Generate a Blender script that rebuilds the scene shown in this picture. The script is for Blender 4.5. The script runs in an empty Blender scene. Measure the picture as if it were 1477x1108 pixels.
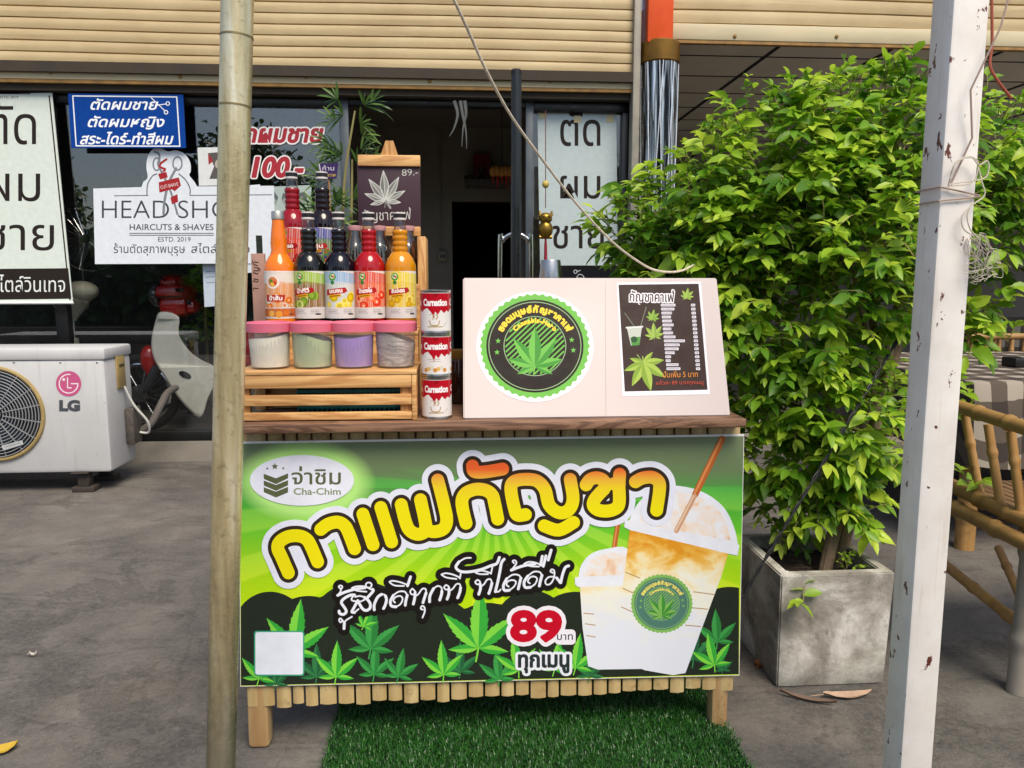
import bpy, bmesh, math, random
import numpy as np
from mathutils import Vector, Matrix, geometry
random.seed(7); np.random.seed(7)
sc = bpy.context.scene
C = sc.collection
R = math.radians

# ------------------------------------------------------------------ camera, sky, sun, exposure
CAM_H, PITCH, YAW, FPX, CX, CY = 1.16, 7.5, 4.0, 1109.0, 738.5, 554.0
cd = bpy.data.cameras.new('camera'); cam = bpy.data.objects.new('camera', cd); C.objects.link(cam)
cam.location = (0, 0, CAM_H); cam.rotation_euler = (R(90 - PITCH), 0, R(-YAW))
cd.sensor_width = 36; cd.lens = 36 * FPX / 1477; cd.clip_start = 0.05; cd.clip_end = 500
sc.camera = cam
SUN_EL, SUN_AZ = 56, 160           # azimuth clockwise from +Y
w = bpy.data.worlds.new('World'); sc.world = w; w.use_nodes = True
nt = w.node_tree; bg = nt.nodes['Background']
sky = nt.nodes.new('ShaderNodeTexSky'); sky.sky_type = 'NISHITA'; sky.sun_disc = False
sky.sun_elevation = R(SUN_EL); sky.sun_rotation = R(SUN_AZ); sky.air_density = 1.0; sky.dust_density = 2.2; sky.ozone_density = 1.0
nt.links.new(sky.outputs[0], bg.inputs[0]); bg.inputs[1].default_value = 0.11
sd = bpy.data.lights.new('sun', 'SUN'); sd.energy = 2.7; sd.angle = R(30); sd.color = (1, .90, .74)
sun = bpy.data.objects.new('sun', sd); C.objects.link(sun)
sdir = Vector((math.sin(R(SUN_AZ)) * math.cos(R(SUN_EL)), math.cos(R(SUN_AZ)) * math.cos(R(SUN_EL)), math.sin(R(SUN_EL))))
sun.rotation_euler = sdir.to_track_quat('Z', 'Y').to_euler()
sc.view_settings.view_transform = 'Standard'; sc.view_settings.look = 'None'
sc.view_settings.exposure = 0.55; sc.view_settings.gamma = 1
sc.cycles.max_bounces = 8; sc.cycles.transparent_max_bounces = 16; sc.cycles.caustics_reflective = False; sc.cycles.caustics_refractive = False
sc.cycles.use_denoising = True

# ------------------------------------------------------------------ pixel (of the 1477x1108 photo) -> point in the place
_p, _a = R(PITCH), R(YAW)
FW = Vector((math.sin(_a) * math.cos(_p), math.cos(_a) * math.cos(_p), -math.sin(_p)))
RT = Vector((math.cos(_a), -math.sin(_a), 0)); UP = RT.cross(FW); EYE = Vector((0, 0, CAM_H))
def ray(x, y): return FW + RT * ((x - CX) / FPX) + UP * ((CY - y) / FPX)
def at(x, y, Y): d = ray(x, y); return EYE + d * (Y / d.y)
def gp(x, y, z=0): d = ray(x, y); return EYE + d * ((z - CAM_H) / d.z)
def plane_map(P0, n):
    n = Vector(n).normalized(); P0 = Vector(P0)
    def f(x, y, h=0):
        d = ray(x, y); return EYE + d * ((P0 - EYE).dot(n) / d.dot(n)) + n * h
    return f
def vplane(Y): return plane_map((0, Y, 0), (0, -1, 0))

# ------------------------------------------------------------------ materials
def hexc(h):
    h = h.lstrip('#'); v = [int(h[i:i + 2], 16) / 255 for i in (0, 2, 4)]
    return tuple((c / 12.92 if c <= .04045 else ((c + .055) / 1.055) ** 2.4) for c in v)
class NT:
    def __init__(s, name):
        s.m = bpy.data.materials.new(name); s.m.use_nodes = True; s.t = s.m.node_tree; s.n = s.t.nodes; s.l = s.t.links
        s.b = s.n['Principled BSDF']; s.out = s.n['Material Output']
    def new(s, t, **k):
        n = s.n.new(t)
        for a, v in k.items(): setattr(n, a, v)
        return n
    def link(s, a, b): s.l.new(a, b)
    def coord(s, kind='Object', scale=(1, 1, 1)):
        tc = s.new('ShaderNodeTexCoord'); mp = s.new('ShaderNodeMapping'); mp.inputs['Scale'].default_value = scale
        s.link(tc.outputs[kind], mp.inputs[0]); return mp.outputs[0]
    def noise(s, vec, scale, detail=4, rough=.55, dist=0):
        n = s.new('ShaderNodeTexNoise'); s.link(vec, n.inputs['Vector'])
        n.inputs['Scale'].default_value = scale; n.inputs['Detail'].default_value = detail; n.inputs['Roughness'].default_value = rough; n.inputs['Distortion'].default_value = dist
        return n.outputs['Fac']
    def ramp(s, fac, stops, interp='LINEAR'):
        r = s.new('ShaderNodeValToRGB'); r.color_ramp.interpolation = interp; e = r.color_ramp.elements
        while len(e) < len(stops): e.new(.5)
        for q, (p, c) in zip(e, stops): q.position = p; q.color = (*c, 1) if not isinstance(c, (int, float)) else (c, c, c, 1)
        s.link(fac, r.inputs[0]); return r.outputs[0]
    def mix(s, fac, a, b, mode='MIX'):
        m = s.new('ShaderNodeMix', data_type='RGBA', blend_type=mode)
        for v, i in ((fac, 0), (a, 6), (b, 7)):
            if hasattr(v, 'is_output'): s.link(v, m.inputs[i])
            elif i == 0: m.inputs[0].default_value = v
            else: m.inputs[i].default_value = (*v, 1)
        return m.outputs[2]
    def math(s, op, a, b=0, c=0):
        m = s.new('ShaderNodeMath', operation=op)
        for i, v in enumerate((a, b, c)):
            if hasattr(v, 'is_output'): s.link(v, m.inputs[i])
            else: m.inputs[i].default_value = v
        return m.outputs[0]
    def sep(s, vec):
        n = s.new('ShaderNodeSeparateXYZ'); s.link(vec, n.inputs[0]); return n.outputs
    def bump(s, h, strength=.3, dist=.01):
        b = s.new('ShaderNodeBump'); b.inputs['Strength'].default_value = strength; b.inputs['Distance'].default_value = dist
        s.link(h, b.inputs['Height']); s.link(b.outputs[0], s.b.inputs['Normal'])
    def base(s, c):
        if hasattr(c, 'is_output'): s.link(c, s.b.inputs['Base Color'])
        else: s.b.inputs['Base Color'].default_value = (*c, 1)
def mat(name, col, rough=.5, metal=0, var=.12, scale=12, bump=0, bscale=None, stretch=(1, 1, 1), spec=.5, coat=0, rvar=.1, trans=0):
    if isinstance(col, str): col = hexc(col)
    k = NT(name); v = k.coord('Object', stretch); f = k.noise(v, scale, 5)
    a = tuple(c * (1 - var) for c in col); b = tuple(min(1, c * (1 + var)) for c in col)
    k.base(k.ramp(f, [(.3, a), (.7, b)]))
    k.link(k.ramp(f, [(.3, max(.02, rough - rvar)), (.7, min(1, rough + rvar))]), k.b.inputs['Roughness'])
    k.b.inputs['Metallic'].default_value = metal; k.b.inputs['Specular IOR Level'].default_value = spec; k.b.inputs['Coat Weight'].default_value = coat
    k.b.inputs['Transmission Weight'].default_value = trans
    if bump: k.bump(k.noise(v, bscale or scale * 3, 4), bump, .004)
    return k.m
_pm = {}
def ink(h, rough=.45):               # a printed colour: faint paper mottling
    key = (h, rough)
    if key not in _pm: _pm[key] = mat('print_' + h.lstrip('#'), h, rough, var=.05, scale=30, rvar=.06, spec=.12)
    return _pm[key]
def wood(name, light, dark, axis=0, scale=14, rough=.55, ring=9, bump=.15):
    k = NT(name); st = [6., 6., 6.]; st[axis] = .5; v = k.coord('Object', tuple(st))
    n1 = k.noise(v, scale * .35, 6, .6, .8); n2 = k.noise(v, scale * 3, 3)
    wv = k.math('SINE', k.math('MULTIPLY', n1, ring * 6.28)); wv = k.math('MULTIPLY_ADD', wv, .5, .5)
    f = k.math('MULTIPLY_ADD', n2, .4, k.math('MULTIPLY', wv, .6))
    k.base(k.ramp(f, [(.1, hexc(dark)), (.75, hexc(light))])); k.b.inputs['Roughness'].default_value = rough
    k.bump(f, bump, .002); return k.m
def glassmat(name, tint, gloss, rough=.01, gcol=(1, 1, 1)):      # a pane: tinted see-through mixed with mirror reflection
    k = NT(name); k.n.remove(k.b)
    t = k.new('ShaderNodeBsdfTransparent'); t.inputs[0].default_value = (*tint, 1)
    g = k.new('ShaderNodeBsdfGlossy'); g.inputs['Roughness'].default_value = rough; g.inputs['Color'].default_value = (*gcol, 1)
    fr = k.new('ShaderNodeLayerWeight'); fr.inputs[0].default_value = .25
    fac = k.math('MULTIPLY_ADD', fr.outputs['Fresnel'], .6, gloss)
    m = k.new('ShaderNodeMixShader'); k.link(fac, m.inputs[0]); k.link(t.outputs[0], m.inputs[1]); k.link(g.outputs[0], m.inputs[2])
    k.link(m.outputs[0], k.out.inputs[0]); return k.m

# ------------------------------------------------------------------ objects
def wloc(p):
    v = Vector((0, 0, 0))
    while p is not None: v += p.location; p = p.parent
    return v
def thing(name, label, cat, loc=(0, 0, 0), group=None):
    o = bpy.data.objects.new(name, None); C.objects.link(o); o.empty_display_size = .05
    o.location = loc; tag(o, label, cat, group); return o
def tag(o, label=None, cat=None, group=None, kind=None):
    for k, v in (('label', label), ('category', cat), ('group', group), ('kind', kind)):
        if v: o[k] = v
    return o
def dup(root, loc, label=None, rz=0, group=None):
    r = root.copy(); C.objects.link(r); r.location = loc; r.rotation_euler = (0, 0, rz)
    if label: r['label'] = label
    if group: r['group'] = group
    for ch in list(root.children):
        c = ch.copy(); C.objects.link(c); c.parent = r
        for g in ch.children:
            d = g.copy(); C.objects.link(d); d.parent = c
    return r
class MB:
    """collects shapes in a bmesh; build() links them as ONE mesh object (vertices given in world space)"""
    def __init__(s): s.bm = bmesh.new(); s.mi = 0; s.sm = True
    def _add(s, verts, faces):
        vs = [s.bm.verts.new(v) for v in verts]
        for f in faces:
            try:
                q = s.bm.faces.new([vs[i] for i in f]); q.material_index = s.mi; q.smooth = s.sm
            except ValueError: pass
        return vs
    def box(s, a, b, bev=0, rot=None, taper=None):
        a = Vector(a); b = Vector(b); t = bmesh.new(); bmesh.ops.create_cube(t, size=1)
        c = (a + b) / 2; d = b - a
        for v in t.verts: v.co = Vector((v.co.x * d.x, v.co.y * d.y, v.co.z * d.z))
        if taper:
            for v in t.verts:
                if v.co.z < 0: v.co.x *= taper; v.co.y *= taper
        if bev: bmesh.ops.bevel(t, geom=t.edges[:], offset=bev, segments=2, affect='EDGES', profile=.5)
        M = Matrix.Translation(c) @ (rot.to_4x4() if rot else Matrix())
        t.verts.index_update(); s._add([M @ v.co for v in t.verts], [[v.index for v in f.verts] for f in t.faces]); t.free(); return s
    def bar(s, p0, p1, w, h, up=(0, 0, 1), bev=0):      # rectangular bar from p0 to p1
        p0 = Vector(p0); p1 = Vector(p1); z = (p1 - p0); L = z.length; z.normalize(); x = Vector(up).cross(z)
        if x.length < 1e-4: x = Vector((1, 0, 0)).cross(z)
        x.normalize(); y = z.cross(x); m = Matrix((x, y, z)).transposed()
        c = (p0 + p1) / 2; d = Vector((w, h, L)) / 2
        return s.box(c - d, c + d, bev, m)
    def tube(s, pts, r, seg=10, cap=True):
        pts = [Vector(p) for p in pts]; n = len(pts); rs = r if isinstance(r, (list, tuple)) else [r] * n
        rings = []; prev = None
        for i, p in enumerate(pts):
            t = (pts[min(i + 1, n - 1)] - pts[max(i - 1, 0)]).normalized()
            if prev is None:
                x = Vector((0, 0, 1)).cross(t)
                if x.length < 1e-3: x = Vector((1, 0, 0)).cross(t)
            else: x = prev - t * prev.dot(t)
            x.normalize(); prev = x; y = t.cross(x)
            rings.append([p + (x * math.cos(q) + y * math.sin(q)) * rs[i] for q in [6.28318 * k / seg for k in range(seg)]])
        vs = [v for rg in rings for v in rg]; fs = []
        for i in range(n - 1):
            for k in range(seg): fs.append((i * seg + k, i * seg + (k + 1) % seg, (i + 1) * seg + (k + 1) % seg, (i + 1) * seg + k))
        if cap: fs.append(tuple(range(seg))[::-1]); fs.append(tuple((n - 1) * seg + k for k in range(seg)))
        s._add(vs, fs); return s
    def lathe(s, prof, c=(0, 0, 0), seg=32, close=True, wob=None):   # prof: (radius, z) bottom to top
        c = Vector(c); vs = []; fs = []; n = len(prof)
        for r, z in prof:
            for k in range(seg):
                q = 6.28318 * k / seg; vs.append(c + Vector((r * math.cos(q), r * math.sin(q), z)))
        for i in range(n - 1):
            for k in range(seg): fs.append((i * seg + k, i * seg + (k + 1) % seg, (i + 1) * seg + (k + 1) % seg, (i + 1) * seg + k))
        if close: fs.append(tuple(range(seg))[::-1]); fs.append(tuple((n - 1) * seg + k for k in range(seg)))
        s._add(vs, fs); return s
    def disc(s, c, n, r, seg=32, r0=0, dep=.0):         # flat ring or disc facing n
        n = Vector(n).normalized(); x = n.orthogonal().normalized(); y = n.cross(x); c = Vector(c)
        o = [c + (x * math.cos(6.28318 * k / seg) + y * math.sin(6.28318 * k / seg)) * r for k in range(seg)]
        if r0:
            i = [c + (x * math.cos(6.28318 * k / seg) + y * math.sin(6.28318 * k / seg)) * r0 for k in range(seg)]
            s._add(o + i, [(k, (k + 1) % seg, seg + (k + 1) % seg, seg + k) for k in range(seg)])
        else: s._add(o, [tuple(range(seg))])
        return s
    def ring(s, c, n, R_, r, seg=48, sg=8):             # torus
        n = Vector(n).normalized(); x = n.orthogonal().normalized(); y = n.cross(x); c = Vector(c); vs = []; fs = []
        for k in range(seg):
            q = 6.28318 * k / seg; e = x * math.cos(q) + y * math.sin(q)
            for j in range(sg):
                p = 6.28318 * j / sg; vs.append(c + e * (R_ + r * math.cos(p)) + n * r * math.sin(p))
        for k in range(seg):
            for j in range(sg):
                fs.append((k * sg + j, ((k + 1) % seg) * sg + j, ((k + 1) % seg) * sg + (j + 1) % sg, k * sg + (j + 1) % sg))
        s._add(vs, fs); return s
    def ball(s, c, r, u=16, v=10, rot=None):            # ellipsoid
        r = (r, r, r) if not isinstance(r, (tuple, list)) else r; c = Vector(c); vs = []; fs = []
        for i in range(v + 1):
            th = math.pi * i / v
            for k in range(u):
                ph = 6.28318 * k / u; p = Vector((r[0] * math.sin(th) * math.cos(ph), r[1] * math.sin(th) * math.sin(ph), r[2] * math.cos(th)))
                vs.append(c + (rot @ p if rot else p))
        for i in range(v):
            for k in range(u): fs.append((i * u + k, (i + 1) * u + k, (i + 1) * u + (k + 1) % u, i * u + (k + 1) % u))
        b0 = len(s.bm.verts); s._add(vs, fs); bmesh.ops.remove_doubles(s.bm, verts=list(s.bm.verts)[b0:], dist=1e-6); return s
    def slab(s, pts, nrm, th, bev=0):                   # outline (3D points) thickened along nrm
        nrm = Vector(nrm).normalized(); pts = [Vector(p) for p in pts]; n = len(pts)
        tri = geometry.tessellate_polygon([pts]); vs = pts + [p + nrm * th for p in pts]
        fs = [tuple(t) for t in tri] + [tuple(i + n for i in t) for t in tri] + [(i, (i + 1) % n, n + (i + 1) % n, n + i) for i in range(n)]
        s._add(vs, fs); return s
    def quad(s, *p): s._add([Vector(q) for q in p], [tuple(range(len(p)))]); return s
    def build(s, name, m, parent=None, ang=35, fix=True):
        if fix: bmesh.ops.recalc_face_normals(s.bm, faces=s.bm.faces[:])
        off = wloc(parent)
        for v in s.bm.verts: v.co -= off
        me = bpy.data.meshes.new(name); s.bm.to_mesh(me); s.bm.free()
        for q in (m if isinstance(m, (list, tuple)) else [m]): me.materials.append(q)
        me.set_sharp_from_angle(angle=R(ang))
        o = bpy.data.objects.new(name, me); C.objects.link(o); o.parent = parent; return o
def smooth(pts, n=6, closed=False):                     # Catmull-Rom through pts (2D or 3D tuples)
    P = [np.array(p, float) for p in pts]; out = []
    N = len(P); last = N if closed else N - 1
    for i in range(last):
        g = lambda j: P[j % N] if closed else P[min(max(j, 0), N - 1)]
        p0, p1, p2, p3 = g(i - 1), g(i), g(i + 1), g(i + 2)
        for k in range(n):
            t = k / n; out.append(.5 * ((2 * p1) + (p2 - p0) * t + (2 * p0 - 5 * p1 + 4 * p2 - p3) * t * t + (3 * p1 - p0 - 3 * p2 + p3) * t ** 3))
    if not closed: out.append(P[-1])
    return [tuple(p) for p in out]

# ------------------------------------------------------------------ flat prints: letters, marks and pictures as thin layers on a surface
_tc = {}
def text_shape(body, shear=0, bold=0):
    """outline of a line of text from the built-in font: triangles and border edges, baseline at 0, unit size"""
    key = (body, shear, bold)
    if key in _tc: return _tc[key]
    cu = bpy.data.curves.new('t', 'FONT'); cu.body = body; cu.size = 1; cu.shear = shear; cu.offset = bold; cu.resolution_u = 4; cu.fill_mode = 'FRONT'
    o = bpy.data.objects.new('t', cu); C.objects.link(o)
    dg = bpy.context.evaluated_depsgraph_get(); e = o.evaluated_get(dg); me = e.to_mesh()
    V = np.array([v.co[:2] for v in me.vertices]).reshape(-1, 2); me.calc_loop_triangles()
    T = np.array([t.vertices[:] for t in me.loop_triangles]).reshape(-1, 3)
    cnt = {}
    for t in T:
        for a, b in ((0, 1), (1, 2), (2, 0)):
            k = tuple(sorted((t[a], t[b]))); cnt[k] = cnt.get(k, 0) + 1
    E = np.array([k for k, c in cnt.items() if c == 1]).reshape(-1, 2)
    e.to_mesh_clear(); bpy.data.objects.remove(o); bpy.data.curves.remove(cu)
    _tc[key] = (V, T, E); return _tc[key]
STEP = 5e-6
class Art:
    def __init__(s, fmap, h0=.0006, maxrun=10 ** 6):
        s.f = fmap; s.h = h0; s.V = []; s.F = []; s.M = []; s.mats = []; s.UV = []; s.maxrun = maxrun
    def _m(s, m):
        if isinstance(m, str): m = ink(m)
        if m not in s.mats: s.mats.append(m)
        return s.mats.index(m)
    def emit(s, pts, faces, m):
        mi = s._m(m); b = len(s.V); s.h += STEP
        for x, y in pts: s.V.append(s.f(x, y, s.h)); s.UV.append((x / 1000, y / 1000))
        for f in faces: s.F.append([b + i for i in f]); s.M.append(mi)
    def poly(s, pts, m):
        tri = geometry.tessellate_polygon([[Vector((p[0], p[1], 0)) for p in pts]]); s.emit(pts, tri, m)
    def circle(s, cx, cy, rx, m, ry=None, n=48, wav=0, nw=0):
        ry = ry or rx
        s.poly([(cx + rx * (1 + wav * math.cos(nw * q)) * math.cos(q), cy + ry * (1 + wav * math.cos(nw * q)) * math.sin(q)) for q in [6.28318 * k / n for k in range(n)]], m)
    def rect(s, x0, y0, x1, y1, m, r=0):
        if not r: return s.poly([(x0, y0), (x1, y0), (x1, y1), (x0, y1)], m)
        P = []
        for cx, cy, a in ((x1 - r, y0 + r, -90), (x1 - r, y1 - r, 0), (x0 + r, y1 - r, 90), (x0 + r, y0 + r, 180)):
            for k in range(5): P.append((cx + r * math.cos(R(a + 22.5 * k)), cy + r * math.sin(R(a + 22.5 * k))))
        s.poly(P, m)
    def field(s, x0, y0, res, F, m):
        """marching squares: everything where F > 0 becomes faces, inner cells merged in runs"""
        H, W_ = F.shape; ins = F > 0; cell = ins[:-1, :-1].astype(int) + ins[:-1, 1:] + ins[1:, 1:] + ins[1:, :-1]
        pts = []; fs = []; idx = {}
        def P(x, y):
            k = (round(x, 3), round(y, 3))
            if k not in idx: idx[k] = len(pts); pts.append((x0 + x * res, y0 + y * res))
            return idx[k]
        for j in range(H - 1):
            row = cell[j]; i = 0; nz = np.nonzero(row)[0]
            if not len(nz): continue
            i = nz[0]
            while i <= nz[-1]:
                if row[i] == 4:
                    k = i
                    while k + 1 < W_ - 1 and row[k + 1] == 4 and k + 1 - i < s.maxrun: k += 1
                    fs.append((P(i, j), P(k + 1, j), P(k + 1, j + 1), P(i, j + 1))); i = k + 1
                elif row[i]:
                    c = ((i, j), (i + 1, j), (i + 1, j + 1), (i, j + 1)); g = []
                    for a in range(4):
                        (xa, ya), (xb, yb) = c[a], c[(a + 1) % 4]; fa, fb = F[ya, xa], F[yb, xb]
                        if fa > 0: g.append(P(xa, ya))
                        if (fa > 0) != (fb > 0):
                            t = fa / (fa - fb); t = min(.98, max(.02, t)); g.append(P(xa + (xb - xa) * t, ya + (yb - ya) * t))
                    if len(g) > 2: fs.append(tuple(g))
                    i += 1
                else: i += 1
        if fs: s.emit(pts, fs, m)
    def strokes(s, lines, r, m, res=.5):
        L = [np.array(l, float) for l in lines]; A = np.concatenate(L); g = r + 2 * res
        x0, y0 = A.min(0) - g; x1, y1 = A.max(0) + g
        nx = int((x1 - x0) / res) + 2; ny = int((y1 - y0) / res) + 2; F = np.full((ny, nx), -1e3)
        for l in L:
            for a, b in zip(l[:-1], l[1:]): s._cap(F, x0, y0, res, a, b, r, g)
        s.field(x0, y0, res, F, m)
    @staticmethod
    def _cap(F, x0, y0, res, a, b, r, g):
        ny, nx = F.shape
        i0 = max(0, int((min(a[0], b[0]) - g - x0) / res)); i1 = min(nx, int((max(a[0], b[0]) + g - x0) / res) + 2)
        j0 = max(0, int((min(a[1], b[1]) - g - y0) / res)); j1 = min(ny, int((max(a[1], b[1]) + g - y0) / res) + 2)
        if i1 <= i0 or j1 <= j0: return
        X = x0 + np.arange(i0, i1) * res; Y = (y0 + np.arange(j0, j1) * res)[:, None]
        dx, dy = b - a; q = dx * dx + dy * dy
        t = np.clip(((X - a[0]) * dx + (Y - a[1]) * dy) / q, 0, 1) if q > 1e-9 else 0
        d = np.hypot(X - a[0] - t * dx, Y - a[1] - t * dy)
        F[j0:j1, i0:i1] = np.maximum(F[j0:j1, i0:i1], r - d)
    def tpts(s, body, x, y, w, h, ang=0, shear=0, bold=0):
        """text with its ink box left edge at x, baseline y, ink width w (None: natural) and size h, turned by ang degrees"""
        V, T, E = text_shape(body, shear, bold); V = V.copy(); V[:, 0] -= V[:, 0].min(); wd = max(1e-6, V[:, 0].max())
        kx = w / wd if w else h; P = np.stack([V[:, 0] * kx, -V[:, 1] * h], 1)
        c, q = math.cos(R(ang)), math.sin(R(ang))
        return np.stack([x + P[:, 0] * c + P[:, 1] * q, y - P[:, 0] * q + P[:, 1] * c], 1), T, E
    def text(s, body, x, y, w, h, m, ang=0, shear=0, bold=0, fat=0, res=.5):
        P, T, E = s.tpts(body, x, y, w, h, ang, shear, bold)
        if not fat: s.emit([tuple(p) for p in P], [tuple(t) for t in T], m); return
        s.fat([(P, E, T)], fat, m, res)
    def fat(s, PE, r, m, res=.5):
        A = np.concatenate([p for p, e, t in PE]); g = r + 2 * res; x0, y0 = A.min(0) - g; x1, y1 = A.max(0) + g
        nx = int((x1 - x0) / res) + 2; ny = int((y1 - y0) / res) + 2; F = np.full((ny, nx), -1e3); I = np.zeros((ny, nx), bool)
        for P, E, T in PE:
            for a, b in E: s._cap(F, x0, y0, res, P[a], P[b], r, g)
            for t in T:
                q = (P[list(t)] - (x0, y0)) / res; i0, j0 = np.floor(q.min(0)).astype(int); i1, j1 = np.ceil(q.max(0)).astype(int) + 1
                X = np.arange(i0, i1); Y = np.arange(j0, j1)[:, None]; c = [(q[(k + 1) % 3][0] - q[k][0]) * (Y - q[k][1]) - (q[(k + 1) % 3][1] - q[k][1]) * (X - q[k][0]) for k in range(3)]
                I[j0:j1, i0:i1] |= ((c[0] >= 0) & (c[1] >= 0) & (c[2] >= 0)) | ((c[0] <= 0) & (c[1] <= 0) & (c[2] <= 0))
        s.field(x0, y0, res, np.where(I, np.maximum(F, r), F), m)
    def build(s, name, parent=None):
        off = wloc(parent); me = bpy.data.meshes.new(name)
        me.from_pydata([tuple(Vector(v) - off) for v in s.V], [], s.F)
        for q in s.mats: me.materials.append(q)
        me.polygons.foreach_set('material_index', s.M)
        uv = me.uv_layers.new(name='UVMap'); li = np.empty(len(me.loops), np.int32); me.loops.foreach_get('vertex_index', li)
        uv.data.foreach_set('uv', np.array(s.UV, np.float32)[li].ravel()); me.update()
        o = bpy.data.objects.new(name, me); C.objects.link(o); o.parent = parent; return o
def leaf_art(A, cx, cy, size, rot=0, n=7, cols=('#3f9a3c', '#5fb544'), spread=200, wid=.13, serr=True, stem=True, skip=()):
    """a fingered leaf: n toothed leaflets fanning out, each with a light and a dark half"""
    for k in sorted(range(n), key=lambda k: -abs(k - (n - 1) / 2)):
        if k in skip: continue
        u = (k - (n - 1) / 2) / ((n - 1) / 2); L = size * (1 - .5 * abs(u) ** 1.4); a = R(rot + u * spread / 2 - 90)
        ca, sa = math.cos(a), math.sin(a)
        for side, col in ((1, cols[0]), (-1, cols[1])):
            P = [(cx, cy)]; N = 7
            for i in range(1, N + 1):
                t = i / (N + 1); wv = L * wid * math.sin(math.pi * t ** .85) * (1 if not serr else (1.12 if i % 1 == 0 else 1))
                P.append((t * L, wv)) if not serr else P.extend([(t * L, wv), (t * L - .01 * L, wv * .84)])
            P.append((L, 0)); Q = [(cx + p[0] * ca - side * p[1] * sa, cy + p[0] * sa + side * p[1] * ca) for p in P[1:]]
            A.poly([(cx, cy)] + Q, col)
    if stem:
        a = R(rot + 90); A.strokes([[(cx, cy), (cx + size * .22 * math.cos(a + .15), cy + size * .22 * math.sin(a + .15))]], size * .013 + .2, cols[1], .25)
def star(A, cx, cy, r, m, rot=-90):
    A.poly([(cx + (r if k % 2 == 0 else r * .42) * math.cos(R(rot + 36 * k)), cy + (r if k % 2 == 0 else r * .42) * math.sin(R(rot + 36 * k))) for k in range(10)], m)
# ------------------------------------------------------------------ shared materials
M = {}
def groundmat():
    k = NT('worn_cement'); v = k.coord('Object')
    a = k.noise(v, .9, 6, .62, .6); b = k.noise(v, 5, 8, .68); c = k.noise(v, 60, 4, .6)
    sv = k.coord('Object', (1, 3.2, 1)); s_ = k.noise(sv, 2.2, 6, .7, 1.2)
    c1 = k.ramp(a, [(.4, hexc('#40403e')), (.52, hexc('#5f5d59')), (.66, hexc('#736f69'))])
    c2 = k.ramp(b, [(.25, hexc('#353533')), (.5, hexc('#5d5b57')), (.75, hexc('#85817a'))])
    m = k.mix(.5, c1, c2); m = k.mix(k.ramp(s_, [(.53, 0.), (.66, .55)]), m, hexc('#2f2e30'))
    pk = k.noise(v, 1.7, 5, .6); m = k.mix(k.ramp(pk, [(.56, 0.), (.7, .5)]), m, hexc('#837970'))
    e_ = k.noise(v, 1.25, 9, .72, .3); m = k.mix(k.ramp(e_, [(.55, 0.), (.575, .5)]), m, hexc('#383837')); g_ = k.noise(v, 210, 2, .5); m = k.mix(k.ramp(g_, [(.62, 0.), (.72, .5)]), m, hexc('#a49c94')); m = k.mix(k.ramp(g_, [(.28, .6), (.36, 0.)]), m, hexc('#2b2929'))
    vo = k.new('ShaderNodeTexVoronoi', feature='DISTANCE_TO_EDGE'); wp = k.new('ShaderNodeMix', data_type='RGBA'); wp.inputs[0].default_value = .12; nz = k.new('ShaderNodeTexNoise'); k.link(v, nz.inputs['Vector']); nz.inputs['Scale'].default_value = 3; nz.inputs['Detail'].default_value = 6; k.link(v, wp.inputs[6]); k.link(nz.outputs['Color'], wp.inputs[7]); k.link(wp.outputs[2], vo.inputs['Vector']); vo.inputs['Scale'].default_value = .9
    m = k.mix(k.ramp(vo.outputs['Distance'], [(.0008, .25), (.003, 0.)]), m, hexc('#252324'))
    m = k.mix(k.ramp(c, [(.3, 0.), (.8, .35)]), m, hexc('#8a817a')); k.base(m)
    k.link(k.ramp(b, [(.3, .55), (.7, .85)]), k.b.inputs['Roughness']); k.b.inputs['Specular IOR Level'].default_value = .15
    k.bump(k.math('ADD', b, k.math('MULTIPLY', c, .5)), .35, .006); return k.m
M['ground'] = groundmat()
M['step'] = mat('grey_cement_step', '#8b857c', .8, var=.18, scale=6, bump=.2)
M['black_alu'] = mat('black_aluminium', '#121314', .35, var=.1, spec=.5)
M['grey_alu'] = mat('grey_aluminium', '#50565a', .4, metal=.5, var=.08)
M['wall_in'] = mat('grey_plaster_wall', '#8a857b', .9, var=.12, scale=3, bump=.1)
M['floor_in'] = mat('tiled_floor', '#5f5c58', .35, var=.1, scale=3)
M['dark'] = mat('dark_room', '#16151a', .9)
M['pane'] = glassmat('window_glass', (.98, .99, .99), .075)
M['pane_clear'] = glassmat('door_glass', (.95, .97, .97), .05)
def shuttermat():
    k = NT('cream_shutter_paint'); v = k.coord('Object', (.6, 1, 1)); n = k.noise(v, 3, 6, .65); d = k.noise(k.coord('Object', (.3, 1, 6)), 6, 5, .7)
    c = k.ramp(n, [(.3, hexc('#b59e74')), (.7, hexc('#cbb68c'))]); c = k.mix(k.ramp(d, [(.52, 0.), (.8, .55)]), c, hexc('#8f7443')); k.base(c)
    k.b.inputs['Roughness'].default_value = .5; return k.m
M['shutter'] = shuttermat()
M['shutter_bar'] = mat('cream_bar_paint', '#c6b997', .55, var=.12, scale=5, stretch=(.4, 1, 2))
M['brown_rust'] = mat('rusty_brown_edge', '#94703c', .7, var=.3, scale=14)
M['lintel'] = mat('dark_lintel', '#3b3329', .85, var=.3, scale=7)
M['chrome'] = mat('chrome', '#c8c8c6', .12, metal=1, var=.05)
M['silver'] = mat('thin_silver', '#b9babb', .3, metal=1, var=.06)
M['black'] = mat('black_plastic', '#141414', .45)
M['rubber'] = mat('tyre_rubber', '#191919', .8)
M['white_paper'] = ink('#e4e6e4')

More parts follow.
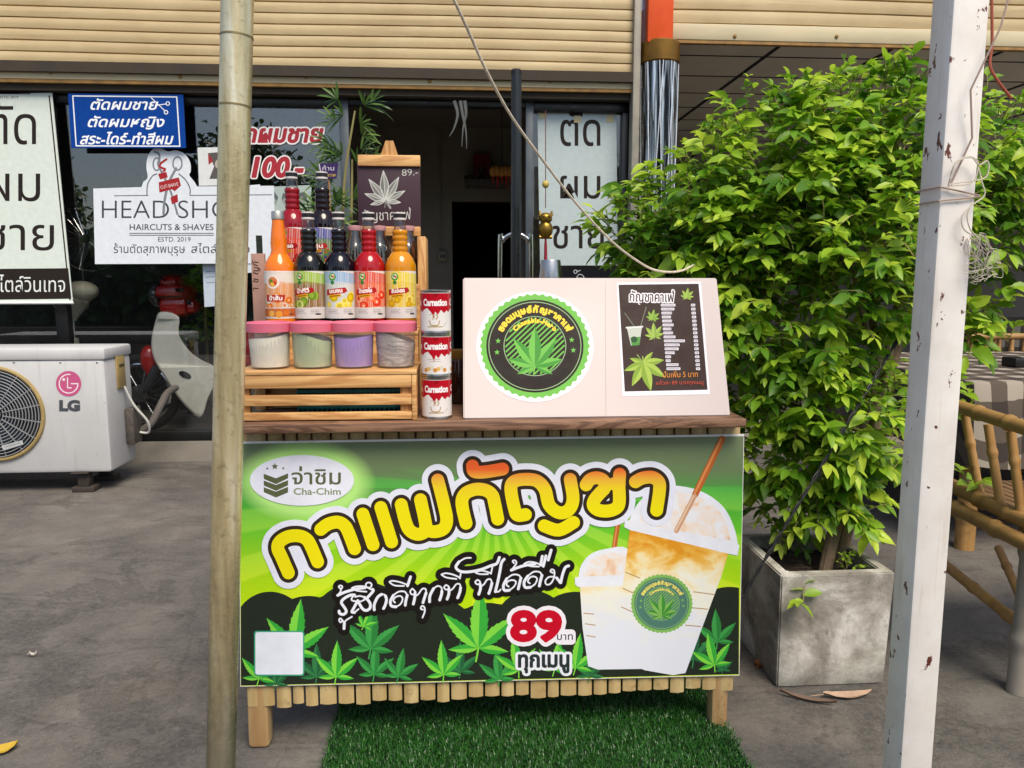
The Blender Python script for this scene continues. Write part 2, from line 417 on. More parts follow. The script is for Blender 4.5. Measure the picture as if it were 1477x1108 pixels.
# ------------------------------------------------------------------ ground
b = MB(); b.quad((-60, -60, 0), (60, -60, 0), (60, 60, 0), (-60, 60, 0)); g = b.build('ground', M['ground']); tag(g, kind='structure')
def px(x, Y, y=400): return at(x, y, Y).x
GY = 5.10
XL = -5.0; XM0, XM1 = px(497, GY), px(510, GY); XD0, XD1 = px(757, GY), px(768, GY); XR0, XR1 = px(892, GY), px(907, GY)
ZS = .135; ZT = 2.36
b = MB(); b.box((XL, 5.06, 0), (1.25, 7.6, ZS)); b.box((XL, 7.6, 0), (1.25, 10, ZS - .004)); o = b.build('shop_floor', M['step']); tag(o, kind='structure')

# ------------------------------------------------------------------ barber shop building
shop = thing('barber_shop', 'dim barber shop room behind black framed glass front with an open doorway', 'building', (-1.5, GY, 0))
b = MB(); bw = 7.05; xo0, xo1 = px(653, bw), px(737, bw); zo = at(690, 290, bw).z
b.box((XL, bw, ZS), (xo0, bw + .12, 2.9)); b.box((xo1, bw, ZS), (1.25, bw + .12, 2.9)); b.box((xo0, bw, zo), (xo1, bw + .12, 2.9)); b.build('back_wall', M['wall_in'], shop)
b = MB(); b.box((XL - .12, 5.12, ZS), (XL, 10, 2.9)); b.build('side_wall', M['wall_in'], shop); b = MB(); b.box((1.13, 5.16, ZS), (1.25, 10, 2.9)); b.build('side_wall', M['wall_in'], shop)
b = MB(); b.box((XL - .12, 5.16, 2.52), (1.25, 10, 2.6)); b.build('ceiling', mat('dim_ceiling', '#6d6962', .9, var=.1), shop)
b = MB(); b.box((XL, 6.35, ZS), (px(470, 6.4), 6.42, 2.5)); b.build('added_dark_sheet', mat('added_sheet_black', '#1f1d1c', .8, var=.3, scale=3), shop)  # added near-black sheet, stands in for the darkness behind the moped
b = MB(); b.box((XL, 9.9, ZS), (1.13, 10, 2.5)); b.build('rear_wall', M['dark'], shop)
b = MB(); b.box((XL, 4.99, at(300, 134, 4.99).z), (XR1, 5.16, 2.40)); b.build('lintel', M['lintel'], shop)
b = MB()                                             # black frame round the fixed window and the right hand pane
zt = at(300, 137, GY).z; zt2 = at(300, 153, GY).z
b.box((XL, 5.065, zt2), (XM0, 5.13, zt), .003); b.box((XL, 5.065, ZS), (XM0, 5.13, ZS + .065), .003)
b.box((px(80, GY), 5.06, ZS + .065), (px(97, GY), 5.13, zt2), .003)
b.box((XD1, 5.065, zt2 - .01), (XR1, 5.13, zt), .003); b.box((XR0, 5.065, ZS), (XR1, 5.13, zt2 - .01), .003); b.box((XD1, 5.065, ZS), (XR0, 5.13, ZS + .09), .003)
b.box((XM1, 5.065, zt2 + .012), (XD0, 5.13, zt), .003)
b.build('window_frame', M['black_alu'], shop)
b = MB(); b.box((XM0, 5.055, ZS), (XM1, 5.135, zt + .01), .003); b.build('door_jamb', M['grey_alu'], shop); b = MB(); b.box((XD0, 5.055, ZS), (XD1, 5.135, zt + .01), .003); b.build('door_jamb', M['grey_alu'], shop)
b = MB(); b.box((XL, GY, ZS + .06), (XM0, GY + .006, zt2 + .01)); b.build('window_pane', M['pane'], shop)
b = MB(); b.box((XD1, GY, ZS + .08), (XR0, GY + .006, zt2)); b.build('side_pane', M['pane_clear'], shop)
b = MB(); b.box((XL - .3, 4.93, 2.40), (1.14, 4.96, 2.46)); b.build('shutter_rail', M['lintel'], shop)

def shutter(x0, x1, z0, ztop, Y, label, barh, pitch=.077):
    t = thing('roller_shutter', label, 'shutter', ((x0 + x1) / 2, Y, z0))
    zz = z0 + barh; b = MB(); prof = []
    while zz < ztop:
        for dz, dy in ((0, .014), (.004, .014), (.0055, .001), (.03, -.003), (.052, -.003), (.072, .0), (.0735, .012)): prof.append((Y + dy, zz + dz * pitch / .077))
        zz += pitch
    n = len(prof); NX = 28; rs_ = random.Random(int(x0 * 10)); jt = [[rs_.uniform(-1, 1) for q in range(n // 7 + 1)] for p in range(NX + 1)]
    vs = [(x0 + (x1 - x0) * p / NX, y + .0022 * jt[p][i // 7], z + .0016 * jt[p][i // 7] + .004 * math.sin(p * .35)) for p in range(NX + 1) for i, (y, z) in enumerate(prof)]
    b._add([Vector(v) for v in vs], [(p * n + i, p * n + i + 1, (p + 1) * n + i + 1, (p + 1) * n + i) for p in range(NX) for i in range(n - 1)]); b.build('curtain', M['shutter'], t, 60)
    b = MB(); b.box((x0, Y - .012, z0 + .02), (x1, Y + .02, z0 + barh - .002), .004); b.build('bottom_bar', M['shutter_bar'], t)
    b = MB(); b.box((x0, Y - .008, z0), (x1, Y + .03, z0 + .019)); b.build('weather_strip', M['brown_rust'], t)
    for i in range(6):
        b = MB(); x = x0 + (x1 - x0) * (i + .6) / 6.3; b.ball((x, Y - .016, z0 + .045 + .012 * (i % 2)), (.012, .006, .012), 10, 6); b.build('bolt', M['brown_rust'], t)
    return t
YS = 4.97
shutter(-3.6, px(914, YS, 60), at(500, 127, YS).z, 3.6, YS, 'wide cream roller shutter half rolled up above the barber shop window', .112, .064)
xs2 = px(970, YS, 40)
shutter(xs2, 5.5, at(1100, 65, YS).z, 3.8, YS, 'cream roller shutter rolled up high above the green bush', .118, .082)
b = MB(); xa, xb = px(907, YS - .03), px(917, YS - .03); b.box((xa, YS - .045, ZS), (xb, YS + .05, 3.7), .004); o = b.build('guide_rail', mat('weathered_rail', '#8f8a7e', .5, metal=.3, var=.15)); tag(o, 'weathered grey shutter guide rail upright beside the mirrored column', 'rail')

# ------------------------------------------------------------------ column with gold collar
colt = thing('column', 'square orange column wrapped in mirror film with painted reflection streaks below a gold collar', 'column', (px(945, 4.95), 4.95, 0))
cx_ = px(945, 4.95); cw = (px(971, 4.95) - px(920, 4.95)) / 2
b = MB(); zc0 = at(945, 88, 4.88).z; zc1 = at(945, 56, 4.88).z
b.box((px(931, 4.95, 30), 4.88, zc1 - .02), (px(967, 4.95, 30), 5.05, 3.8), .006); b.build('shaft', mat('orange_paint', '#e8571c', .45, var=.06), colt)
def mirrormat():
    k = NT('film_painted_reflections'); k.b.inputs['Metallic'].default_value = 1; k.b.inputs['Roughness'].default_value = .2; k.base(k.ramp(k.noise(k.coord('Object', (26, 26, .7)), 1.5, 2, .5, .8), [(.42, hexc('#2c2d2e')), (.5, hexc('#8d8c88')), (.56, hexc('#e4e2dc')), (.62, hexc('#4a4a4a'))]))  # dark and pale streaks paint the film's reflections into its colour
    v = k.coord('Object', (18, 18, 1.2)); k.bump(k.noise(v, 1.2, 2, .5, 1.5), .6, .05); return k.m
b = MB(); b.lathe([(cw * .98, 0), (cw * .98, zc0 + .01)], (cx_, 4.97, 0), 28); b.build('mirror_wrap', mirrormat(), colt)
b = MB()
for k_ in range(7):                                   # silver tape strips wound up the mirror film
    a0 = R(-150 + k_ * 19); a1 = a0 + R(38 if k_ % 2 else -30); P = []
    for i in range(9):
        t = i / 8; a = a0 + (a1 - a0) * t; P.append((cx_ + (cw + .001) * math.cos(a), 4.97 + (cw + .001) * math.sin(a), .9 + (zc0 - .9) * t))
    b.tube(P, .0035, 6)
b.build('tape_strip', mat('bright_tape', '#e6e8ea', .25, metal=.6), colt)
b = MB(); b.lathe([(cw * 1.0, zc0), (cw * 1.06, zc0 + .008), (cw * 1.06, zc1 - .008), (cw * 1.0, zc1)], (cx_, 4.97, 0), 32); b.build('collar', mat('gold_paint', '#7d5a1e', .35, metal=.6, var=.2), colt)

# ------------------------------------------------------------------ neighbouring open fronted eating place
nb = thing('neighbouring_shop', 'dark open fronted eating place with a tiled ceiling behind the bush', 'building', (4, 7.5, 0))
ZC = 2.66; b = MB(); b.box((1.27, 5.02, ZC), (9, 10.2, ZC + .08)); b.build('ceiling', mat('grey_ceiling_board', '#cfcac0', .85, var=.08, scale=4), nb)
b = MB()
for i in range(10): b.box((1.3 + .75 * i, 5.03, ZC - .006), (1.325 + .75 * i, 10.1, ZC + .01))
for i in range(10): b.box((1.28, 5.25 + .5 * i, ZC - .004), (9, 5.262 + .5 * i, ZC + .01))
b.build('ceiling_grid', M['dark'], nb)
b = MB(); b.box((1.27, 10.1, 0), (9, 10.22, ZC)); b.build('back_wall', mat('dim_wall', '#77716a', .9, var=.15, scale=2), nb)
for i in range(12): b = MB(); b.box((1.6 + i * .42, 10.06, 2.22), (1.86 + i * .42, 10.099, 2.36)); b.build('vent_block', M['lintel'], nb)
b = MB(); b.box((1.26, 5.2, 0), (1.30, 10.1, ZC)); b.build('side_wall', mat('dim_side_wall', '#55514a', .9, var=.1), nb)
b = MB(); b.quad((1.3, 5.3, .004), (12, 5.3, .004), (12, 10.1, .004), (1.3, 10.1, .004)); o = b.build('eatery_bounce_floor', mat('pale_bounce_floor', '#8f897f', .4, var=.1, scale=2)); tag(o, kind='structure')  # added pale floor, bounces light up to the ceiling

# ------------------------------------------------------------------ the street behind the camera (only its reflection in the glass is seen)
b = MB(); b.quad((-60, -10.5, .004), (60, -10.5, .004), (60, -2.6, .004), (-60, -2.6, .004)); o = b.build('road', mat('asphalt', '#2c2c2d', .95, spec=.03, var=.2, scale=8, bump=.2)); tag(o, kind='structure')
b = MB(); b.quad((-60, -40, .004), (60, -40, .004), (60, -11, .004), (-60, -11, .004)); o = b.build('verge', mat('verge_earth', '#33361f', .95, spec=.03, var=.3, scale=3)); tag(o, kind='structure')
# ------------------------------------------------------------------ signs on the shop front
BK = '#2b2522'
def board(name, corners, Y, m, label, cat, th=.006, n=(0, -1, 0)):
    f = plane_map((0, Y, 0), n); P = [f(x, y) for x, y in corners]; c = sum(P, Vector()) / len(P)
    t = thing(name, label, cat, (c.x, c.y, min(p.z for p in P)))
    b = MB(); b.slab(P, -Vector(n), th); b.build('sheet', m, t); return t, Art(f)
# white vinyl banner, left
t, A = board('shop_banner', [(-130, 137), (75, 134), (105, 436), (-130, 438)], 5.02, ink('#d3dcd4'), 'white hanging vinyl banner with tall thin Thai letters left of the blue sign', 'banner')
A.poly([(-130, 389), (98.5, 387), (103, 431), (-130, 434)], BK); A.poly([(70, 138), (72, 138), (102, 433), (100, 433)], BK)
A.text('ตัด', -22, 208, 74, 78, BK); A.text('ผม', -20, 290, 78, 72, BK); A.text('ชาย', -22, 361, 100, 66, BK)
A.text('สไตล์วินเทจ', -14, 421, 108, 30, '#dfe3e0'); A.rect(-10, 134.8, 44, 136, BK); A.text('ESTD. 2019', 0, 142, 26, 5, BK)
A.build('lettering', t)
b = MB(); b.tube([at(-130, 438, 5.015), at(106, 437, 5.015)], .008, 8); b.build('hem_rod', mat('white_rod', '#d9ddda', .5), t)
# blue sign
t, A = board('blue_sign', [(98, 135), (264, 136.5), (268, 213.5), (103, 213.5)], 5.0, ink('#0d3f91', .3), 'dark blue hair salon sign with white Thai lettering and scissors hung under the shutter', 'sign', .008)
A.strokes([[(105, 138.5), (255, 140), (259.5, 211), (110, 210.5), (105, 138.5)]], .9, '#e8ecf0', .4)
for s_, x, y, w_, h in (('ตัดผมชาย', 131, 158, 97, 20), ('ตัดผมหญิง', 127, 183, 110, 20), ('สระ-ไดร์-ทำสีผม', 116, 208, 134, 21)): A.text(s_, x, y, w_, h, '#eef1f4', 0, .25, .0, fat=.45, res=.3)
A.strokes([[(218, 141), (238, 160)], [(226, 152), (240, 150)]], .6, '#eef1f4', .3)
for q in ((242, 149.5), (239.5, 162)): A.strokes([[(q[0] + 2.6 * math.cos(a), q[1] + 2.6 * math.sin(a)) for a in [6.283 * i / 14 for i in range(15)]]], .6, '#eef1f4', .3)
A.build('lettering', t)
# white barber poster with scissors
out = [(134.5, 272), (204, 270), (207, 262), (213, 256), (211, 240), (214, 224), (222, 214), (230, 213), (236, 216), (243, 218.5), (254, 217), (266, 222), (274, 234), (275, 247), (273, 253), (280, 262), (284, 269), (395, 268), (398, 380), (137, 381)]
f = plane_map((0, 5.035, 0), (0, -1, 0)); out3 = smooth(out[2:17], 4); out = out[:2] + out3 + out[17:]
t, A = board('barber_poster', out, 5.035, ink('#d9dfe6'), 'white shaped barber poster with red ribbon scissors over the large dark Latin letters', 'poster', .004)
GR = '#41464c'
A.text('HEAD', 147, 315, 97, 38, GR, bold=-.012); A.text('SHOP', 257, 315, 100, 38, GR, bold=-.012)
A.strokes([[(165, 282.5), (214, 282)], [(274, 282), (392, 281)]], .5, GR, .3)
A.strokes([smooth([(212, 281), (213, 266), (220, 254), (226, 251)], 5), smooth([(258, 251), (268, 260), (274, 272), (274, 281)], 5)], .7, GR, .3)
A.text('HAIRCUTS & SHAVES', 187, 332, 121, 12.5, GR, bold=.006); A.strokes([[(187, 336.6), (308, 336.6)], [(187, 339.4), (308, 339.4)]], .5, GR, .3)
A.text('ESTD. 2019', 228, 348.5, 47, 9.5, GR); A.text('ร้านตัดสุภาพบุรุษ', 164, 365, 103, 17, GR); A.text('สไตล์วินเทจ', 276, 365, 84, 17, GR)
RD = '#a02b30'; ST = '#7d8388'
A.strokes([smooth([(223, 219), (229, 222), (230, 230), (228, 237), (234, 250), (243, 268), (250, 288), (256, 309)], 4)], 1.5, ST, .3)
A.strokes([smooth([(254, 243), (246, 258), (241, 272), (237, 292), (236, 309)], 4)], 1.8, ST, .3)
for q in ((226, 237, 5, 9), (256, 236, 6.5, 9.5)): A.strokes([[(q[0] + q[2] * math.cos(a), q[1] + q[3] * math.sin(a)) for a in [6.283 * i / 20 for i in range(21)]]], 1.1, ST, .3)
A.strokes([smooth([(240, 230), (232, 236), (231, 241), (238, 244), (236, 247)], 4)], 1.5, RD, .3)
A.poly([(228, 251), (240, 248), (242, 256), (231, 259)], RD); A.poly([(229, 263), (258, 256), (261, 268), (252, 276), (248, 273), (230, 278)], RD); A.poly([(246, 285), (256, 280), (257, 291), (248, 295)], RD)
A.text('CUT-SHAVE', 232, 273, 26, 7, '#e6dcdc', 12); A.build('artwork', t)
# photo cards and hair style posters stuck to the glass
def hair_card(nm, cs, label, tone, Y=5.04):
    t, A = board(nm, cs, Y, ink(tone), label, 'poster', .003); return t, A
t, A = hair_card('photo_card', [(285, 213), (345, 212), (345, 267), (287, 268)], 'small white card with a grey haircut photo half hidden behind the steel pipe', '#d5d8d8')
A.poly([(300, 221), (322, 219), (326, 258), (302, 258), (309, 240)], '#5a5654'); A.circle(318, 237, 8, '#b7a99c'); A.poly([(300, 221), (308, 232), (301, 238)], '#9a3638'); A.build('print', t)
t, A = hair_card('hairstyle_poster', [(352, 268), (375, 266), (384, 392), (352, 394)], 'white poster with red and brown hairstyle pictures just right of the steel pipe', '#cdd5dc')
A.poly([(359, 286), (370, 277), (371, 288), (362, 292)], '#b33238'); A.circle(365, 300, 7, '#6a4f43'); A.circle(364, 307, 6, '#c7a18c'); A.circle(372, 322, 7, '#4d3f39'); A.circle(366, 330, 4, '#6a5a50'); A.build('print', t)
t, A = hair_card('hairstyle_chart', [(376, 270), (449, 267), (451, 400), (379, 402)], 'pale grey green hairstyle chart on the glass behind the orange bottle', '#a7b5b1')
for i in range(3):
    for j in range(4):
        x, y = 393 + i * 21, 288 + j * 28; A.circle(x, y, 7, '#8d9590', 9); A.poly([(x - 8, y + 1), (x - 6, y - 9), (x + 3, y - 11), (x + 8, y - 4), (x + 7, y + 2), (x, y - 5)], '#5b6260')
A.build('print', t)
# red price lettering stuck on the glass
t = thing('price_lettering', 'red Thai price letters with white edges stuck on the window glass', 'lettering', at(400, 256, 5.09))
A = Art(vplane(5.092))
for s_, x, y, w_, h in (('ตัดผมชาย', 331, 205, 135, 34), ('100.-', 364, 255, 73, 40)):
    A.text(s_, x, y, w_, h, '#e9e6e6', 0, .2, .01, fat=3.2, res=.4); A.text(s_, x, y, w_, h, '#a5353f', 0, .2, .01, fat=1.0 if h < 40 else 1.4, res=.3)
A.build('letters', t)
# banner behind the right hand pane
t, A = board('door_banner', [(775, 161), (889, 161), (891, 383), (779, 383)], 5.094, ink('#b4c2c4'), 'pale banner with thin Thai letters on the right hand glass pane', 'banner', .004)
A.text('ตัด', 808, 210, 58, 66, BK, bold=.006); A.text('ผม', 808, 286, 58, 58, BK, bold=.006); A.text('ชาย', 797, 358, 74, 58, BK, bold=.006); A.build('lettering', t)
for x, y in ((783, 166), (833, 172), (880, 171)): b = MB(); b.slab([at(x - 5, y - 5, 5.091), at(x + 5, y - 5, 5.091), at(x + 5, y + 5, 5.091), at(x - 5, y + 5, 5.091)], (0, 1, 0), .002); b.build('tape', ink('#c9bd92'), t)
t, A = board('black_placard', [(800, 385), (880, 385), (880, 430), (800, 430)], 5.075, ink('#15161a'), 'black placard with a small white outline mark low on the right hand pane', 'sign', .004)
A.strokes([[(830 + 2.5 * math.cos(a), 392 + 2.5 * math.sin(a)) for a in [6.283 * i / 12 for i in range(13)]], [(832, 392), (837, 390)], smooth([(832, 400), (835, 396), (840, 397), (842, 401), (832, 401)], 4)], .5, '#b9bcc0', .3); A.build('mark', t)

# ------------------------------------------------------------------ inside the barber shop
t = thing('altar_shelf', 'small red wall altar with dark shelf inside the barber shop', 'altar', at(700, 290, 6.98))
b = MB(); b.box(at(683, 262, 7.0), at(707, 224, 7.04)); b.build('red_panel', mat('red_lacquer', '#7a1512', .4), t)
b = MB(); b.box(at(672, 268, 6.86), at(730, 263, 7.04)); b.build('shelf', mat('pale_shelf', '#5a564e', .6), t)
b = MB()
for x in (674, 682, 714, 724): b.box(at(x - 4, 263, 6.88), at(x + 3, 250 + (x % 3) * 2, 6.95), .004)
b.build('offering', mat('dark_ornament', '#2a1512', .5), t); b = MB(); b.lathe([(.02, 0), (.03, .03), (.012, .08), (.03, .12)], at(695, 262, 6.9), 12); b.build('vase', bpy.data.materials['dark_ornament'], t)
t = thing('paper_lantern', 'yellow Chinese style hanging lantern with red tassels inside the doorway', 'lantern', at(724, 262, 6.2))
c_ = at(724, 248, 6.2); b = MB()
for k_ in range(-2, 3): b.ball(c_ + Vector((.035 * k_, 0, .006 * (k_ % 2))), (.03, .03, .042), 12, 8)
b.build('shade', mat('yellow_silk', '#c98a3e', .6), t)
b = MB()
for k_ in range(-2, 3):
    p = c_ + Vector((.035 * k_, -.01, -.04)); b.tube([p, p - Vector((0, 0, .05 + .03 * (k_ % 2)))], [.012, .006], 6)
b.build('tassel', mat('red_tassel', '#a8261c', .7), t)
b = MB(); b.tube([c_ + Vector((0, 0, .04)), Vector((c_.x, c_.y, 2.52))], .003, 5); b.build('cord', M['black'], t)
t = thing('switch_box', 'beige light switch box on the grey inner wall beside the doorway', 'switch', at(638, 377, 7.04))
b = MB(); b.box(at(632, 377, 7.0), at(644, 363, 7.045), .004); b.build('plate', mat('beige_plastic', '#8a8268', .5), t)
b = MB(); b.box(at(635, 372, 6.994), at(638, 367, 7.0)); b.box(at(639.5, 372, 6.994), at(642, 367, 7.0)); b.build('rocker', M['black'], t)
b = MB(); b.tube([at(636, 362, 7.035), at(635, 190, 7.035)], .008, 6); b.build('conduit', M['wall_in'], t)
# torn plastic over the doorway
t = thing('plastic_strip', 'torn pale plastic film dangling from the top of the open doorway', 'plastic film', at(665, 150, 5.0))
b = MB()
for P in ([(655, 146), (660, 165), (655, 185), (648, 197)], [(664, 146), (668, 170), (672, 190), (673, 215)], [(670, 146), (672, 165), (668, 185), (666, 212)]):
    b.tube([at(x, y, 5.0) for x, y in smooth(P, 4)], [.016 - .014 * i / 12 for i in range(13)], 5)
b.build('film', mat('grey_film', '#5a5b58', .35), t)
# standing fan
t = thing('standing_fan', 'cream standing fan behind the glass above the white air conditioner', 'fan', (at(106, 480, 5.45).x, 5.45, ZS))
fx = at(106, 480, 5.45).x; hub = at(140, 372, 5.45)
b = MB(); b.lathe([(.17, ZS), (.17, ZS + .02), (.05, ZS + .05), (.03, ZS + .06)], (fx, 5.45, 0), 24); b.build('base', mat('cream_plastic', '#d3d0ba', .4), t); b = MB(); b.lathe([(.03, at(0, 500, 5.45).z), (.03, at(0, 490, 5.45).z), (.022, at(0, 488, 5.45).z)], (fx, 5.45, 0), 16); b.build('collar', bpy.data.materials['cream_plastic'], t)
b = MB(); b.tube([(fx, 5.45, ZS + .05), (fx, 5.45, at(0, 462, 5.45).z)], .012, 10); b.build('pole', M['chrome'], t)
b = MB(); z0 = at(0, 463, 5.45).z; b.lathe([(.025, z0), (.03, z0 + .015), (.1, z0 + .09), (.125, z0 + .15), (.11, z0 + .17)], (fx, 5.45, 0), 20); b.ball((fx + .08, 5.43, z0 + .2), (.11, .1, .07)); b.build('motor_housing', bpy.data.materials['cream_plastic'], t)
b = MB(); b.ball((fx + .01, 5.345, z0 + .09), (.018, .01, .014)); b.build('knob', M['black'], t)
b = MB(); b.ring(hub + Vector((0, -.12, .12)), (0, 1, .15), .21, .006)
for i in range(30):
    a = 6.283 * i / 30; e = Vector((math.cos(a), 0, math.sin(a))); b.tube([hub + Vector((0, -.14, .12)) + e * .03, hub + Vector((0, -.12, .12)) + e * .21], .0018, 4)
b.build('cage', M['chrome'], t)
b = MB()
for i in range(3):
    a = 2.094 * i; e = Vector((math.cos(a), 0, math.sin(a))); q = Vector((-math.sin(a), .3, math.cos(a))); c0 = hub + Vector((0, -.1, .12))
    b.slab([c0 + e * .03 - q * .02, c0 + e * .17 - q * .06, c0 + e * .19 + q * .03, c0 + e * .03 + q * .03], (0, 1, 0), .004)
b.build('blade', mat('smoke_blade', '#3a4246', .3), t)

# ------------------------------------------------------------------ moped behind the glass
YM = 5.42
def ap(x, y, dy=0): return at(x, y, YM + dy)
t = thing('moped', 'old red moped with a cream leg shield parked behind the glass', 'moped', (ap(330, 600).x, YM, ZS))
prof = [(229, 451), (244, 450), (258, 457), (257, 471), (260, 487), (274, 507), (290, 519), (310, 530), (311, 552), (300, 575), (293, 598), (282, 600), (258, 575), (235, 540), (222, 518), (218, 494), (223, 467)]
prof = smooth(prof, 3, True); n = len(prof); b = MB()
cxp = sum(p[0] for p in prof) / n; cyp = sum(p[1] for p in prof) / n; vs = []; rows = [(-.17, .93), (-.165, .985), (-.14, 1), (0, 1), (.14, 1), (.17, .95)]
for dy, k_ in rows:
    for x, y in prof: vs.append(ap(cxp + (x - cxp) * k_, cyp + (y - cyp) * k_, dy if x > 226 else dy * .8))
fs = [(i * n + k_, i * n + (k_ + 1) % n, (i + 1) * n + (k_ + 1) % n, (i + 1) * n + k_) for i in range(len(rows) - 1) for k_ in range(n)]
b._add(vs, fs); c0 = [vs[k_] for k_ in range(n)]; tri = geometry.tessellate_polygon([[Vector((p[0], p[1], 0)) for p in prof]]); b._add(c0, [tuple(q) for q in tri]); b._add(vs[-n:], [tuple(q) for q in tri])
ls = b.build('leg_shield', mat('cream_enamel', '#f5f1e2', .25, var=.03, coat=.4), t, 50)
b = MB(); b.slab([ap(262 + 9 * math.cos(a) + 5, 541 + 5 * math.sin(a) + 3 * math.cos(a), -.1712) for a in [6.283 * i / 16 for i in range(16)]], (0, -1, 0), .002); b.build('shield_slot', M['black'], ls)
b = MB(); b.ball(ap(268, 489, -.166), .006, 8, 6); b.ball(ap(306, 547, -.166), .006, 8, 6); b.build('shield_screw', M['silver'], ls)
red = mat('red_enamel', '#b00f0c', .2, var=.05, coat=.6)
b = MB()
for (xa, ya, xb, yb, d0, d1, bv) in ((227, 418, 254, 396, -.12, .1, .05), (220, 434, 265, 410, -.17, .14, .05), (226, 458, 268, 424, -.14, .12, .06), (258, 454, 281, 432, -.1, .08, .05)): b.box(ap(xa, ya, d0), ap(xb, yb, d0) + Vector((0, d1 - d0, 0)), bv)
hs = b.build('headset', red, t)
b = MB(); b.ball(ap(258, 418, -.172), (.03, .008, .012), 12, 8); b.ball(ap(272, 436, -.102), (.018, .008, .016), 12, 8); b.tube([ap(222, 429, -.165), ap(262, 428, -.16)], .005, 6); b.build('seam_trim', M['black'], hs)
b = MB(); b.ball(ap(226, 425, -.05), (.05, .08, .085)); b.build('headlight', mat('lamp_glass', '#3a3c3c', .1, coat=1), t)
b = MB(); b.tube([ap(240, 408, -.1), ap(228, 396, -.16), ap(222, 388, -.18)], .006, 6); b.ball(ap(218, 384, -.19), (.05, .012, .04)); b.build('mirror', M['black'], t)
b = MB(); b.ball(ap(215, 519), (.06, .05, .10), 18, 12); b.tube([ap(222, 540), ap(216, 520)], .05, 10); b.build('front_fender', red, t)
for dy in (-.06, .06):
    b = MB(); b.tube([ap(226, 530, dy), ap(214, 552, dy), ap(203, 566, dy)], [.03, .026, .02], 10); b.build('fork', M['grey_alu'], t)
def wheel(c, r):
    b = MB(); b.ring(c, (0, 1, 0), r - .03, .03, 40, 8); wv = b.build('wheel', M['rubber'], t)
    b = MB(); b.ring(c, (0, 1, 0), r - .07, .014, 40, 8); b.build('rim', M['chrome'], wv)
    b = MB()
    for i in range(18):
        a = 6.283 * i / 18; b.tube([c + Vector((.05 * math.cos(a), -.03 * (1 if i % 2 else -1), .05 * math.sin(a))), c + Vector(((r - .07) * math.cos(a + .3), 0, (r - .07) * math.sin(a + .3)))], .002, 4)
    b.build('spokes', M['silver'], wv)
    b = MB(); b.tube([c - Vector((0, .05, 0)), c + Vector((0, .05, 0))], .06, 20); b.build('hub', M['silver'], wv)
w0 = ap(203, 566); w0.z = ZS + .27; wheel(w0, .27); w1 = w0 + Vector((1.15, 0, 0)); wheel(w1, .27)
b = MB(); b.ball(ap(410, 500), (.42, .15, .16), 20, 12); b.ball(ap(470, 480), (.2, .13, .12)); b.ball(ap(350, 515), (.14, .13, .11)); b.build('body', red, t)
b = MB(); b.ball(ap(405, 462), (.33, .13, .07), 20, 10); b.build('seat', mat('black_vinyl', '#1a1a1a', .5), t)
b = MB(); b.ball(ap(318, 560), (.13, .12, .1), 16, 12); b.ball(ap(350, 575), (.12, .1, .09)); b.build('engine', M['grey_alu'], t)
for dy in (-.22, .26):
    b = MB(); b.tube([ap(250, 420, dy * .4), ap(262, 418, dy)], .014, 8); b.build('handgrip', M['black'], t)
b = MB(); b.tube([ap(345, 560, .1), ap(470, 585, .12)], .035, 12); b.build('exhaust', M['chrome'], t)
b = MB(); b.tube([ap(330, 575, -.08), ap(345, 612, -.2)], .01, 6); b.tube([ap(330, 575, .05), ap(342, 612, .15)], .01, 6); b.build('stand', M['chrome'], t)

# ------------------------------------------------------------------ air conditioner unit
YA = 4.33
def aa(x, y, dy=0): return at(x, y, YA + dy)
t = thing('air_conditioner', 'white outdoor air conditioner unit with round fan grille standing before the window', 'air conditioner', (aa(20, 683).x, YA + .17, 0))

def acmat():
    k = NT('aged_white_metal'); v = k.coord('Object'); n = k.noise(v, 3, 5); sp = k.noise(v, 40, 5, .65); z = k.sep(v)[2]; dr = k.noise(k.coord('Object', (18, 18, 1.2)), 1.6, 5, .65)
    c = k.ramp(n, [(.3, hexc('#b9babb')), (.7, hexc('#c9c9ca'))]); c = k.mix(k.ramp(dr, [(.56, 0.), (.75, .28)]), c, hexc('#8d8676')); c = k.mix(k.ramp(sp, [(.68, 0.), (.72, .7)]), c, hexc('#6f665a'))
    c = k.mix(k.ramp(k.math('MULTIPLY_ADD', n, .1, z), [(.1, .55), (.2, 0.)]), c, hexc('#837a6c')); k.base(c); k.b.inputs['Roughness'].default_value = .42; k.bump(n, .1, .01); return k.m
acw = acmat(); beige = mat('beige_trim', '#a08a58', .5)
xl, xr = aa(-190, 600).x, aa(156, 600).x; z0, z1, zl = aa(60, 683).z, aa(60, 519).z, aa(60, 503).z
b = MB(); b.box((xl, YA, z0), (xr, YA + .34, z1), .02); ca = b.build('casing', acw, t)
b = MB(); b.box((xl - .004, YA - .006, z1 - .004), (xr + .006, YA + .346, zl), .014); b.build('lid', acw, t)
fc = aa(-7, 597); fr = aa(63, 597).x - fc.x
b = MB(); b.disc((fc.x, YA - .003, fc.z), (0, 1, 0), fr * .985, 48); b.build('fan_well', mat('fan_well_black', '#15181c', .6), t)
b = MB(); b.ring((fc.x, YA - .006, fc.z), (0, 1, 0), fr, .011, 64); b.build('grille_rim', beige, t)
b = MB()
for i in range(1, 15): b.ring((fc.x, YA - .016, fc.z), (0, 1, 0), fr * i / 15, .0028, 48, 5)
for i in range(16):
    a = 6.283 * (i + .5) / 16; b.tube([(fc.x + .05 * math.cos(a), YA - .02, fc.z + .05 * math.sin(a)), (fc.x + fr * math.cos(a), YA - .012, fc.z + fr * math.sin(a))], .003, 5)
b.build('fan_grille', mat('grille_wire', '#8d8f92', .4), t)
b = MB()
